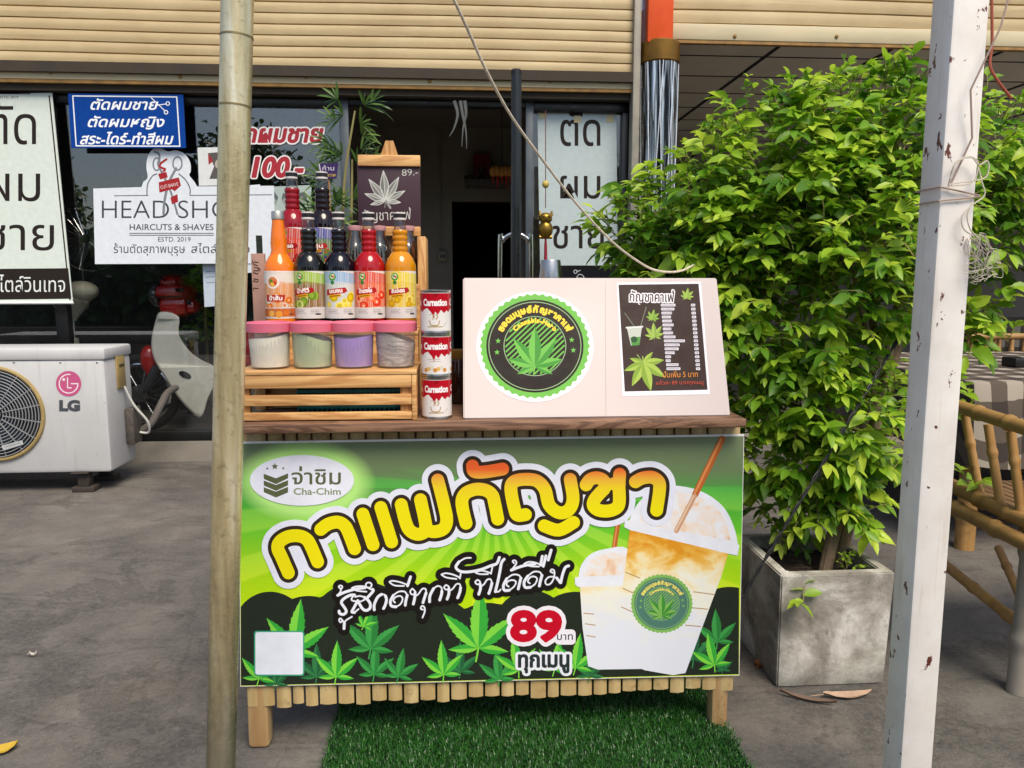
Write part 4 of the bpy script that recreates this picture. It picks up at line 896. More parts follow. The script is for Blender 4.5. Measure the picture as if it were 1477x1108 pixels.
def bagmat():
    k = NT('bagged_grey_powder'); v = k.coord('Object', (14, 14, 40)); n = k.noise(v, 1.3, 5, .65, 1.5)
    k.base(k.ramp(n, [(.35, hexc('#8d8280')), (.55, hexc('#c2b6b2')), (.72, hexc('#e6ddd9'))])); k.b.inputs['Roughness'].default_value = .35; k.bump(n, .7, .01); return k.m
for cx, col, nm, tl in ((390, '#f6f3e2', 'cream white', .02), (451.5, '#b6c69c', 'sage green', -.02), (511, '#a888d2', 'lilac', .0), (571, None, 'bagged greyish', -.03)):
    p = at(cx, 520, 1.905); p.z = ZC1 + .0005
    t = thing('powder_tub', 'clear plastic tub of %s powder with a pink lid on the crate' % nm, 'tub', p, 'pink lidded tubs in a row on the crate'); q = (p.x, p.y, p.z)
    b = MB(); b.lathe([(.001, .001), (.043, 0), (.0455, .003), (.0498, .094), (.0488, .094), (.0445, .0045), (.001, .003)], q, 40, False); b.build('cup', tm, t)
    cm_ = mat('powder_' + nm.split()[0], col, .9, var=.05, scale=40, bump=.2) if col else bagmat()
    b = MB(); P = [(.001, .0042), (.0438, .0048), (.0482, .076)]; vs = []; n = 32
    for r, z in P:
        for i in range(n): a = 6.283 * i / n; vs.append(Vector(q) + Vector((r * math.cos(a), r * math.sin(a), z + (tl * .5 * math.cos(a) + .004 * math.sin(a * 2 + cx) if z > .05 else 0))))
    vs.append(Vector(q) + Vector((0, 0, .078))); fs = [(j * n + i, j * n + (i + 1) % n, (j + 1) * n + (i + 1) % n, (j + 1) * n + i) for j in range(2) for i in range(n)] + [(2 * n + i, 2 * n + (i + 1) % n, 3 * n) for i in range(n)]
    b._add(vs, fs); b.build('powder', cm_, t, 60)
    b = MB(); b.lathe([(.0505, .088), (.0535, .0885), (.0535, .109), (.050, .112), (.046, .1125), (.045, .109), (.001, .109)], q, 44, False); b.build('lid', pink, t)

# ------------------------------------------------------------------ syrup bottles
def liquid(name, col, rough=.06, tr=0):
    m = mat(name, col, rough, var=.03, spec=.4, coat=.35, rvar=0, trans=tr); return m
neckglass = glassmat('clear_bottle_neck', (.80, .78, .76), .06, .03)
capw = mat('white_cap_ring', '#cfcac8', .4); capk = mat('black_cap', '#1c1b1d', .35); capsil = mat('silver_cap', '#b8b5ae', .35, metal=.8)
def cyl_map(q, Rr, z0): return lambda x, y, h=0: Vector((q[0] + (Rr + h) * math.sin(x / 1000 / Rr), q[1] - (Rr + h) * math.cos(x / 1000 / Rr), q[2] + z0 - y / 1000))
class CArt(Art):                                       # art in millimetres wrapped round a cylinder
    def area(s, pts, m, res=.8):
        n = len(pts); s.fat([(np.array(pts, float), [(i, (i + 1) % n) for i in range(n)], geometry.tessellate_polygon([[Vector((p[0], p[1], 0)) for p in pts]]))], .02, m, res)
    def blob(s, x, y, r, m, res=.6): s.strokes([[(x, y), (x + .01, y)]], r, m, res)
def bottle(cx, Y, zb, col, label, top, mid, ribbon, word, fruit, fancy=True, darkcap=True, Rb=.0405):
    p = at(cx, 450, Y); p.z = zb + .0005; q = tuple(p)
    t = thing('syrup_bottle', label, 'bottle', p, 'syrup bottles on the rack'); lm = liquid('syrup_' + col.lstrip('#'), col)
    if fancy:
        body = [(.001, .002), (Rb * .9, 0), (Rb, .005), (Rb, .162), (Rb * .97, .172), (Rb * .82, .187), (.0235, .201)]
        for i in range(4): z = .204 + i * .0145; body += [(.0185, z), (.0205, z + .005), (.0205, z + .009), (.0182, z + .0135)]
        lv = .258; neck = [(.0178, lv), (.0155, .268), (.0142, .287)]; b = MB(); b.lathe(body + [(.0178, lv - .0002), (.001, lv - .0002)], q, 36, False); b.build('body', lm, t, 50)
        b = MB(); b.lathe(neck, q, 28, False); b.build('neck', neckglass, t)
        b = MB(); b.lathe([(.0005, .262), (.0105, .262), (.0105, .258)], q, 16, False); b.build('residue', lm, t)
    else:
        body = [(.001, .002), (Rb * .9, 0), (Rb, .005), (Rb, .158), (Rb * .96, .168), (Rb * .78, .183), (.023, .196), (.0205, .206), (.0215, .225), (.019, .25), (.0155, .278), (.0148, .29), (.001, .29)]
        b = MB(); b.lathe(body, q, 20, False); b.build('body', lm, t, 18)
    b = MB()
    if darkcap:
        b.lathe([(.0158, .286), (.0165, .2865), (.0165, .291), (.0158, .2915)], q, 28); b.build('cap_ring', capw, t)
        b = MB(); b.lathe([(.0152, .2916), (.0158, .292), (.0158, .302)], q, 28, False); b.mi = 1; b.lathe([(.0160, .302), (.0163, .3025), (.0160, .306), (.001, .3065)], q, 28, False); b.build('cap', [capk, capw], t)
    else: b.lathe([(.0158, .286), (.0165, .287), (.0162, .305), (.015, .307), (.001, .3072)], q, 28, False); b.build('cap', capsil, t)
    z0, z1 = .03, .153; hh = (z1 - z0) * 1000; A = CArt(cyl_map(q, Rb + .0003, z1), 0, 3); W_ = 62
    A.area([(-W_, 0), (W_, 0), (W_, hh), (-W_, hh)], '#e4e0da', 1.5)
    A.area([(-W_, 2), (-20, 0), (0, 0), (20, 3), (W_, 8), (W_, 92), (-W_, 92)], top, 1.2)
    A.area([(-W_, 34), (0, 26), (W_, 34), (W_, 95), (-W_, 95)], mid, 1.2)
    rr = random.Random(cx)
    for i in range(9):
        x, y, r = rr.uniform(-34, 40), rr.uniform(62, 92), rr.uniform(6, 12)
        A.blob(x, y, r, fruit[i % len(fruit)]); A.blob(x - 1, y - 1, r * .55, fruit[(i + 1) % len(fruit)])
        if i % 3 == 0: A.blob(x, y, r * .2, '#f3ead6')
    if fancy: A.blob(-16, 15, 10, '#4d9a35'); A.blob(-16, 14, 6.5, '#e8e6c8'); A.blob(-18, 13, 3, '#3e8a33'); A.blob(-13, 15, 2.6, '#c9342a'); A.blob(-16, 30, 5, '#2f7f3a')
    else: A.blob(-14, 28, 18, '#efe9e0'); A.blob(-14, 28, 13, '#d9752a'); A.blob(-18, 26, 5, '#3e8a33'); A.blob(-9, 31, 5, '#c9342a'); A.blob(-14, 34, 5, '#e8c84a')
    A.area([(-36, 48), (18, 42), (24, 52), (16, 57), (-36, 64)] if fancy else [(-36, 62), (18, 62), (14, 79), (-36, 79)], ribbon)
    A.text(word, -26, 57.5 if fancy else 75, 36, 14, '#f4efe6', 5 if fancy else 0, 0, .02, fat=.4, res=.5)
    if fancy: A.area([(-28, 62), (4, 59), (8, 66), (-26, 70)], '#d9a21a'); A.strokes([[(-23, 66), (2, 63)]], 1.2, '#8d5d10', .5)
    A.area([(-W_, 96), (W_, 92), (W_, hh - 2), (-W_, hh - 2)], '#d9d4d2', 1.5)
    for y in (101, 105, 109): A.strokes([[(-30, y), (-6 + y % 7, y)], [(12, y), (34, y)]], .6, '#8b8580', .5)
    A.strokes([[(26, 112), (38, 112)]], 2, '#3a3f4a', .5)
    if not fancy: A.area([(-W_, 0), (W_, 0), (W_, 3), (-W_, 3)], '#ece8e2', 1); A.area([(-W_, hh - 26), (W_, hh - 26), (W_, hh - 4), (-W_, hh - 4)], '#c9641c', 1.2); A.blob(0, 112, 9, '#e29a3c'); A.blob(20, 108, 8, '#d9752a'); A.blob(-20, 110, 8, '#e8b050')
    A.build('label_wrap', t); t.rotation_euler.z = R(rr.uniform(-9, 9)); return t
YB = 2.085
bottle(406, YB, Z2, '#ee7a10', 'orange juice bottle with a silver cap, leftmost of the front bottle row', '#e6dccf', '#dd9a5e', '#b3262a', 'น้ำส้ม', ['#dd6a1a', '#e8953c', '#d9d2c4'], False, False, .0405)
bottle(448.5, YB, Z2, '#10100b', 'near black syrup bottle with a green kiwi label', '#9cc43c', '#8d6a3c', '#a82428', 'น้ำกีวี', ['#8fb63a', '#c9d67a', '#6f8f2c'])
bottle(492, YB, Z2, '#0c0a14', 'near black syrup bottle with a blue and yellow lemon label', '#8db6d8', '#c8d3cc', '#b02a2a', 'เลมอน', ['#ead01c', '#f0e26a', '#c7b21e'])
bottle(534.5, YB, Z2, '#a00812', 'bright red syrup bottle with an orange red fruit label', '#d8482c', '#e06a40', '#b01c22', 'น้ำแตงโม', ['#d8331f', '#ee7a50', '#f0b090'])
bottle(579, YB, Z2, '#c98306', 'amber yellow syrup bottle with a yellow pineapple label', '#e6cf2c', '#dfc23c', '#a8242a', 'สับปะรด', ['#e0b81c', '#f0dc70', '#c99a1a'])
bottle(427.5, 2.215, Z3, '#8c0a18', 'dark red syrup bottle standing high in the back row behind the orange bottle', '#c92a22', '#d8442e', '#a01820', 'สตรอ', ['#d02a20', '#ee6a50', '#8a1418'])
bottle(470, 2.215, Z3, '#14060c', 'near black berry syrup bottle standing high in the back row', '#4a4fa0', '#5a7a4a', '#b0282c', 'องุ่น', ['#4a3a8a', '#c9482c', '#5a8a3a'])
# clear jars behind
clr = glassmat('clear_jar_glass', (.72, .60, .52), .10, .04); plid = mat('pale_pink_lid', '#c9979a', .4)
def jar():
    t = thing('clear_bottle', '', 'bottle', (0, 0, 0), 'clear glass bottles on the upper step')
    b = MB(); b.lathe([(.001, .001), (.034, 0), (.036, .006), (.036, .085), (.030, .108), (.019, .130), (.0175, .150)], (0, 0, 0), 32, False); b.build('body', clr, t)
    b = MB(); b.lathe([(.001, .002), (.0345, .004), (.0345, .07), (.001, .071)], (0, 0, 0), 24, False); b.build('filling', mat('brown_filling', '#6d4a38', .6), t)
    b = MB(); b.lathe([(.0195, .148), (.0205, .150), (.0205, .162), (.001, .164)], (0, 0, 0), 28, False); b.build('lid', plid, t); return t
J = jar()
for i, (x, s_) in enumerate(((512, 'clear glass bottle with a pale pink lid between the blue label and the red bottles'), (547, 'clear glass bottle with a pale pink lid behind the red syrup bottle'), (588, 'clear glass bottle with a pale pink lid beside the pine side panel'))):
    p = at(x, 360, 2.24); p.z = Z3 + .0005
    if i == 0: J.location = p; J['label'] = s_
    else: dup(J, p, s_)
# gold lidded jar behind the cans
p = at(662, 560, 2.1); p.z = ZT0 + .0005; t = thing('gold_lidded_jar', 'brown jar with a gold lid half hidden between the cans and the white box', 'jar', p)
b = MB(); b.lathe([(.001, .001), (.04, 0), (.042, .006), (.042, .11), (.034, .125)], tuple(p), 28, False); b.build('body', liquid('brown_jar', '#2a140e'), t)
b = MB(); b.lathe([(.036, .122), (.037, .124), (.037, .145), (.001, .147)], tuple(p), 28, False); b.build('lid', mat('gold_lid', '#9a7a3a', .35, metal=.7), t)

# ------------------------------------------------------------------ stacked milk cans
tin = mat('tin_metal', '#b9b6b2', .25, metal=1)
for i, (pos, extra) in enumerate((('bottom', ''), ('middle', 'printed with biscuits '), ('topmost', ''))):
    p = at(629, 500, 1.868); p.z = ZT0 + .0005 + i * .1035; q = tuple(p)
    t = thing('milk_can', '%s of three red and white milk cans %sstacked beside the crate' % (pos, extra), 'can', p, 'stacked milk cans'); Rc = .0362
    b = MB(); b.lathe([(.001, .003), (.034, .002), (.0368, 0), (.0372, .002), (.0362, .005), (Rc, .097), (.0372, .1), (.0368, .1025), (.035, .1022), (.034, .0985), (.001, .0985)], q, 44, False); b.build('body', tin, t)
    A = CArt(cyl_map(q, Rc + .0002, .096), 0, 3); A.area([(-112, 0), (112, 0), (112, 90), (-112, 90)], '#e3dedb', 1.6)
    for o in (-74, 0, 74):
        A.area([(o - 37, 1), (o + 37, 1), (o + 37, 46), (o + 30, 42), (o + 22, 48), (o + 14, 40), (o + 6, 52), (o, 44), (o - 4, 60), (o - 10, 46), (o - 20, 36), (o - 30, 40), (o - 37, 46)], '#b30f22', .8)
        A.area([(o - 9, 1), (o + 9, 1), (o + 4, 10), (o - 3, 10)], '#8d0a1a', .8)
        A.text('Carnation', o - 31, 30, 62, 22, '#f0ecec', 0, 0, .02, fat=.5, res=.5)
        if i == 1:
            A.strokes([[(o - 20, 54), (o + 10, 54)], [(o - 16, 59), (o + 12, 59)]], .7, '#b9a9a4', .5)
            for k_ in range(7): A.blob(o - 26 + k_ * 8, 80 - (k_ % 3) * 3, 5, ('#c9893a', '#e0b060', '#d9d2c4')[k_ % 3])
        else:
            A.strokes([smooth([(o - 14, 66), (o - 10, 76), (o + 6, 76), (o + 10, 66)], 4), [(o - 18, 80), (o + 16, 80)], smooth([(o - 6, 62), (o - 2, 56), (o - 6, 52)], 4), smooth([(o + 2, 62), (o + 6, 56), (o + 2, 51)], 4)], 1.2, '#a8905a', .5)
            A.strokes([[(o - 14, 51), (o - 2, 51)], [(o + 18, 80), (o + 30, 70)]], .7, '#b7aaa6', .5)
    A.build('label_wrap', t)

# ------------------------------------------------------------------ white slanted box with two stickers
P0 = Vector((0, 1.832, .8345)); zt_ = 1.172; tl = .155
bn = Vector((0, -(zt_ - P0.z), tl)).normalized(); fb = plane_map(P0, bn)
bl, br = fb(668.5, 606.5), fb(1054, 601.5); tl_, tr_ = fb(668, 403), fb(1034, 401); z0 = ZT0 + .0005
bl.z = br.z = z0; bl.y = br.y = P0.y; tl_.z = tr_.z = zt_; tl_.y = tr_.y = P0.y + tl
t = thing('display_box', 'white slanted display box with a round green sticker and a dark menu sheet', 'box', ((bl.x + br.x) / 2, 2.0, z0))
wb = mat('white_board', '#c4b7b4', .5, var=.03, scale=3); dY = Vector((0, .20, 0)); D2 = Vector((0, .36, 0)); b = MB()
vs = [bl, br, tr_, tl_, bl + D2, br + D2, tr_ + dY, tl_ + dY]
b.sm = False; b._add(vs, [(0, 1, 2, 3), (1, 5, 6, 2), (4, 0, 3, 7), (3, 2, 6, 7), (5, 4, 7, 6), (0, 4, 5, 1)]); bmesh.ops.bevel(b.bm, geom=b.bm.edges[:], offset=.003, segments=2, affect='EDGES'); b.build('body', wb, t)
fb2 = plane_map(bl, bn); A = Art(fb2, .0007)
A.strokes([[(873, 406), (874, 602)]], .3, '#b4a8a4', .2); A.build('seam', t); A = Art(fb2, .0008); A.circle(771.5, 500.5, 84.5, '#e4dfe8', 79.5, 80); emblem(A, 771.5, 499.5, 78, 74.5, '#6ab04a', '#8fae80', '#1c1412', '#e6c83a', .35); A.build('round_sticker', t)
A = Art(fb2, .0007); A.poly([(889.5, 408), (1011, 406.5), (1024, 569), (898, 571.5)], '#e6e2ea'); A.poly([(892, 411), (1007.5, 409.5), (1020.5, 562.5), (901, 565)], '#332220')
A.text('กัญชาคาเฟ่', 908, 435, 64, 20, '#e9e6ea', -1, 0, .01, fat=1.5, res=.3); A.text('กัญชาคาเฟ่', 908, 435, 64, 20, '#3a2422', -1, 0, .0, fat=.25, res=.25)
leaf_art(A, 991, 429, 14, 5, 7, ('#7f9c3c', '#9bb552'), 240, .17, False); leaf_art(A, 941, 460, 14, 10, 7, ('#6f9434', '#8fb048'), 240, .17, False); leaf_art(A, 944, 485, 20, -5, 7, ('#7f9c3c', '#9bb552'), 240, .17, False); leaf_art(A, 928, 524, 42, 165, 7, ('#7d9a35', '#9db64c'), 250, .17, False)
A.strokes([[(928, 524), (919, 512)]], .7, '#8a9a58', .3)
A.poly([(904, 473), (926, 471), (922, 498), (910, 499)], '#b9bdb2'); A.poly([(909, 487), (923.5, 486), (922, 498), (911, 499)], '#4a8a3c'); A.circle(914.5, 490, 4.6, '#1f4a2a'); A.strokes([[(901, 452), (914, 470)], [(924, 470), (932, 443)]], .5, '#77806f', .3); A.strokes([[(903.5, 473), (926.5, 471.5)]], 1.2, '#d5d5d2', .3)
rr = random.Random(5)
for i in range(17):
    x = 953 + i * .5; y = 440.5 + i * 5.75; wd = (21, 19, 15, 13, 14, 16, 12, 14, 17, 30, 22, 20, 14, 8, 7, 18, 20)[i]
    A.rect(x, y - 2, x + wd, y + 1.8, '#d9d6de', .8); A.rect(996.5 + i * .44, y - 2, 1002.5 + i * .44, y + 1.8, '#d9d6de', .8)
    xx = x + .8
    while xx < x + wd - 1.2: g_ = rr.uniform(.5, 1.1); A.rect(xx, y - .9, xx + g_, y + .8, '#6d6064'); xx += g_ + .6
    A.rect(997.7 + i * .44, y - .9, 999 + i * .44, y + .8, '#6d6064'); A.rect(999.8 + i * .44, y - .9, 1001.2 + i * .44, y + .8, '#6d6064')
A.text('ปั่นเพิ่ม 5 บาท', 956, 545, 50, 11, '#d98a3a', 1); A.text('แก้วละ 89 บาททุกเมนู', 946, 555.5, 68, 7.5, '#c04a38', 1); A.build('menu_sheet', t)
# stack of steel tumblers
p = at(794, 420, 2.26); p.z = ZT0 + .0005; t = thing('tumbler_stack', 'stack of upturned steel tumblers just behind the white display box', 'cups', p)
zt1 = at(794, 374, 2.26).z - p.z
for i in range(8):
    z = zt1 - .09 - i * (zt1 - .10) / 7.0; b = MB(); b.lathe([(.037, z), (.0375, z + .003), (.029, z + .083), (.0275, z + .088), (.001, z + .088)], tuple(p), 32, False); b.build('tumbler', M['silver'], t)

# ------------------------------------------------------------------ chalkboard, card, tag
YC = 2.27
def chalkmap(): return vplane(YC)
f_ = chalkmap(); t = thing('chalkboard', 'small plum coloured chalkboard with a white leaf drawing on a pine clip easel', 'chalkboard', at(562, 338, YC))
b = MB(); b.box(at(517, 329, YC), at(606, 236, YC + .006), .001); b.build('slate', mat('plum_slate', '#3a2430', .7, var=.15, scale=9), t)
b = MB(); b.box(at(516, 239, YC - .008), at(606.5, 226, YC + .016), .002); b.build('bar', pine, t); b = MB(); b.box(at(516, 340, YC - .010), at(607, 328, YC + .02), .002); b.build('bar', pine, t)
b = MB(); b.slab([at(548, 227, YC), at(556, 203, YC), at(567, 203, YC), at(575, 227, YC)], (0, 1, 0), .014); b.build('peak', pine2, t)
b = MB()
for x, dx, dy in ((535, -.02, 0), (590, .02, 0), (562, 0, .1)): a0 = at(x, 240, YC + .012); b.bar(a0, (a0.x + dx * .5, YC + .014 + dy * .1, Z3), .012, .008)
b.build('easel_leg', pine2, t)
A = Art(f_, .0006); CH = '#c9cbc6'
leaf_art(A, 556, 290, 44, -4, 7, ('#8f918c', '#777a76'), 200, .15, True)
for k_ in range(7):
    u = (k_ - 3) / 3; L = 44 * (1 - .5 * abs(u) ** 1.4); a = R(-94 + u * 100); A.strokes([[(556, 290), (556 + L * math.cos(a), 290 + L * math.sin(a))]], .5, CH, .3)
    for s_ in (-1, 1): A.strokes([smooth([(556, 290), (556 + .5 * L * math.cos(a + s_ * .28), 290 + .5 * L * math.sin(a + s_ * .28)), (556 + L * math.cos(a), 290 + L * math.sin(a))], 4)], .55, CH, .3)
A.strokes([[(557, 290), (563, 300)]], 1.6, '#9a9c97', .3)
A.text('89.-', 580, 254, 23, 14, CH, 3, bold=-.005); A.text('กัญชาคาเฟ่', 523, 319, 70, 21, CH, 2, bold=-.005); A.build('chalk_marks', t)
YK = 2.2; p = at(373, 470, YK); t = thing('handwritten_board', 'narrow pinkish board with vertical handwritten letters left of the orange bottle', 'sign', (p.x, YK, ZT0))
b = MB(); b.box(Vector((at(363, 400, YK).x, YK, ZT0 + .001)), at(383, 366, YK + .012), .002); b.build('board', mat('pinkish_board', '#a98476', .6), t)
b = MB(); b.box(at(370, 366, YK + .002), at(378, 340, YK + .01)); b.build('clip', mat('dark_green_clip', '#1d2a1e', .5), t)
A = Art(vplane(YK), .0006)
for i, c in enumerate(('กั', 'ญ', 'ช', 'า')): A.text(c, 372, 384 + i * 12, 0, 13, '#2a201e', 80)
A.build('lettering', t)
YT = 2.3; t = thing('purple_tag', 'small purple price tag on a stick above the back row bottles', 'tag', at(474, 262, YT))
b = MB(); b.slab([at(459, 236, YT), at(488, 235, YT), at(485, 258, YT), at(463, 258, YT)], (0, 1, 0), .003); b.build('card', ink('#3d2f5c'), t)
p0 = at(474, 258, YT); b = MB(); b.tube([p0 + Vector((0, .005, 0)), Vector((p0.x, YT + .005, Z3))], .002, 6); b.build('stick', pine2, t)
A = Art(vplane(YT), .0006); A.text('ค้าน', 465, 246, 17, 9, '#d5d0de'); A.text('สุขภาพ', 466, 255, 18, 7, '#d8b84a'); A.strokes([[(460.5, 237), (464, 257)]], .8, '#c9c5d0', .3); A.build('lettering', t)
# ------------------------------------------------------------------ posts, pole, hoop
def steelmat():
    k = NT('worn_steel_painted_highlights'); v = k.coord('Object', (8, 8, .8)); n = k.noise(v, 3, 6, .65); s2 = k.noise(k.coord('Object', (30, 30, 30)), 1.5, 6, .7); lo = k.sep(k.coord('Object'))[2]
    c = k.ramp(n, [(.3, hexc('#a3926a')), (.5, hexc('#d3c398')), (.7, hexc('#f6eed2'))]); c = k.mix(k.ramp(s2, [(.55, 0.), (.7, .6)]), c, hexc('#6b5f45'))  # palest upright streaks are painted highlights; dark spots are wear
    c = k.mix(k.ramp(k.math('ADD', lo, k.math('MULTIPLY', s2, .5)), [(.5, .75), (.95, 0.)]), c, hexc('#5d5a50')); k.base(c)
    k.b.inputs['Metallic'].default_value = .55; k.link(k.ramp(s2, [(.3, .14), (.7, .34)]), k.b.inputs['Roughness']); k.bump(s2, .25, .003); return k.m
YP = 1.47
pt, pb = at(342.5, 0, YP), at(318.5, 1108, YP); dv = (pb - pt).normalized(); base = pb + dv * (pb.z / -dv.z); topp = pt - dv * 1.0
t = thing('steel_pipe_post', 'leaning worn steel pipe post in front of the counter end', 'post', base)
b = MB(); rp = 20.5 / FPX * 1.52
def along(s_): return base + (topp - base) * s_
b.tube([along(0), along(1)], rp, 40); b.build('pipe', steelmat(), t)
b = MB()
for s_ in (.555, .60): b.tube([along(s_), along(s_ + .0012)], rp + .0008, 40)
b.build('seam_ring', mat('dull_seam', '#8a7b55', .45, metal=.6), t)
def postmat():
    k = NT('chipped_white_paint'); v = k.coord('Object'); n = k.noise(v, 9, 6, .6); sp = k.noise(k.coord('Object', (1, 1, .6)), 34, 5, .62); st = k.noise(k.coord('Object', (30, 30, 2.4)), 1.6, 4, .6)
    c = k.ramp(n, [(.3, hexc('#dcd6d0')), (.7, hexc('#f0ede8'))]); c = k.mix(k.ramp(st, [(.58, 0.), (.72, .35)]), c, hexc('#b89a72'))
    c = k.mix(k.ramp(sp, [(.625, 0.), (.645, 1.)]), c, hexc('#5f2c1e')); k.base(c); k.b.inputs['Roughness'].default_value = .42; k.bump(sp, .2, .002); return k.m
YW = 1.36
e0, e1 = at(1376, 0, YW), at(1299, 1108, YW); dv = (e1 - e0).normalized(); base = e1 + dv * (e1.z / -dv.z); topp = e0 - dv * .8
t = thing('white_steel_post', 'square white painted steel post with rust chips in front of the bush', 'post', (base.x + .03, base.y, 0))
wdt = (at(1429, 0, YW).x - at(1376, 0, YW).x); b = MB(); c0 = Vector((wdt / 2, wdt / 2, 0)); b.bar(base + c0, topp + c0, wdt, wdt, (1, 0, 0), .006); po = b.build('post', postmat(), t)
axx = (topp - base)
def on_post(y, dx=0, dy=0):                           # point on the post's front left edge at photo height y
    s_ = 0; z = at(1340, y, YW).z; return base + axx * ((z - base.z) / axx.z) + Vector((dx, dy, 0))
wire = mat('twine', '#a58e80', .7); wire2 = mat('pale_twine', '#c9bfae', .7)
t = thing('twine_knot', 'pale twine tied round the white steel post with loose frayed ends', 'twine', on_post(268, .03, -.01))
b = MB()
for y0, y1 in ((270, 282), (290, 284)):
    P = [on_post(y0, -.004, wdt), on_post(y0, -.004, -.004), on_post((y0 + y1) / 2, wdt / 2, -.005), on_post(y1, wdt + .004, -.004), on_post(y1, wdt + .004, wdt + .004), on_post(y0, -.004, wdt + .004)]; b.tube(P, .0016, 6)
b.tube([on_post(266, .014, -.006), on_post(200, .045, -.01), at(1400, 130, YW - .02), at(1443, 40, YW - .02), at(1462, -30, YW - .02)], .0017, 6)
b.build('binding', wire, t)
b = MB()
q = lambda L: [at(x, y, YW - .015) for x, y in smooth(L, 5)]
for L in ([(1368, 267), (1378, 235), (1400, 226), (1412, 238), (1424, 232), (1426, 245), (1418, 258), (1380, 264), (1368, 267)], [(1368, 267), (1376, 240), (1392, 228), (1410, 232), (1404, 262), (1372, 268)], [(1410, 236), (1416, 262), (1420, 282), (1402, 296), (1388, 312), (1390, 330), (1404, 340)], [(1404, 290), (1395, 310), (1400, 332), (1412, 345)]): b.tube(q(L), .0013, 5)
rr = random.Random(9)
for i in range(26):
    x, y = 1404 + rr.uniform(-2, 3), 340 + rr.uniform(-4, 4); L = [(x, y)]
    for k_ in range(5): x += rr.uniform(-5, 13); y += rr.uniform(2, 20); L.append((min(x, 1446), min(y, 424)))
    L.append((L[-1][0] - rr.uniform(5, 25), min(424, L[-1][1] + rr.uniform(-4, 8)))); b.tube([p + Vector((0, .02 * math.sin(i), 0)) for p in q(L)], .0006, 4)
b.build('loose_end', wire2, t)
t = thing('red_cord', 'thin red cord hanging behind the top of the white steel post', 'cord', at(1430, 80, YW + .3)); b = MB()
b.tube([at(x, y, YW + .3) for x, y in smooth([(1430, -20), (1431, 60), (1428, 95), (1440, 118), (1459, 142)], 5)], .003, 6); b.build('strand', mat('red_twine', '#a8543c', .6), t)
t = thing('hanging_rope', 'cream rope swooping down from the top to the bush edge', 'rope', at(800, 250, 1.9)); b = MB()
RP = [(640, -30, 1.5), (655, 0, 1.5), (678, 50, 1.55), (704, 107, 1.6), (737, 167, 1.68), (782, 230, 1.78), (830, 292, 1.88), (880, 346, 1.96), (920, 377, 2.02), (950, 391, 2.06), (985, 390, 2.14), (1012, 372, 2.26), (1022, 350, 2.4)]
b.tube(smooth([tuple(at(*p)) for p in RP], 5), .0030, 8); b.build('strand', mat('cream_rope', '#d6cab6', .8, var=.2, scale=60, bump=.4), t)
YB_ = 3.2; bx = at(744.5, 400, YB_).x
t = thing('black_pole', 'tall black tube pole standing free before the open doorway', 'pole', (bx, YB_, 0))
rb = 7.3 / FPX * 3.22; b = MB(); b.tube([(bx, YB_, 0), (bx, YB_, at(744, 104, YB_).z)], rb, 24); b.build('tube', mat('black_paint', '#16191c', .3, spec=.6), t)
b = MB(); z = at(744, 104, YB_).z; b.lathe([(rb + .001, z - .01), (rb + .001, z + .004), (rb * .8, z + .01), (.001, z + .011)], (bx, YB_, 0), 24, False); b.build('cap', M['black'], t)
b = MB(); b.lathe([(.16, 0), (.16, .015), (.05, .03), (.03, .05)], (bx, YB_, 0), 28); b.build('foot', M['black'], t)
YH = 3.35; t = thing('chrome_hoop', 'bent chrome hoop rail standing behind the white box by the black pole', 'rail', (at(744, 400, YH).x, YH, 0)); b = MB()
xl_, xr_ = at(721, 400, YH).x, at(766, 400, YH).x; zt_h = at(744, 338, YH).z
b.tube(smooth([(xl_, YH, 0), (xl_, YH, zt_h - .12), (xl_ + .012, YH, zt_h - .03), (xl_ + .05, YH, zt_h), (xr_ - .05, YH, zt_h), (xr_ - .012, YH, zt_h - .03), (xr_, YH, zt_h - .12), (xr_, YH, 0)], 6), .0095, 12); b.build('tube', M['chrome'], t)
# gold hanging ornament
YO = 4.9; t = thing('gold_ornament', 'gold owl shaped ornament hanging on a red cord before the glass', 'ornament', at(787, 343, YO)); gm = mat('old_gold', '#8a6d2a', .35, metal=.8, var=.2, scale=40)
oc = lambda x, y: at(x, y, YO); b = MB(); b.ball(oc(787, 331), (.047, .04, .055), 18, 12); b.ball(oc(787, 315), (.043, .036, .036), 18, 12)
for dx in (-8, 8): b.tube([oc(787 + dx, 311), oc(787 + dx * 1.15, 304)], [.014, .003], 8)
for dx in (-4, 4): b.ring(oc(787 + dx, 315) - Vector((0, .036, 0)), (0, 1, 0), .011, .004, 16, 6)
b.tube([oc(778, 342), oc(796, 342)], .012, 8); b.build('figure', gm, t)
b = MB(); b.ball(oc(787, 266), (.022, .022, .024)); b.build('bead', mat('yellow_bead', '#b8a24e', .4), t)
b = MB(); b.tube([oc(787, 160), oc(787, 300)], .003, 6); b.build('cord', mat('brown_cord', '#6a3f38', .7), t)
b = MB(); b.tube([oc(787, 344), oc(787, 356), oc(787, 398)], [.006, .01, .012], 8); b.build('tassel', mat('crimson_tassel', '#8a1028', .7), t)

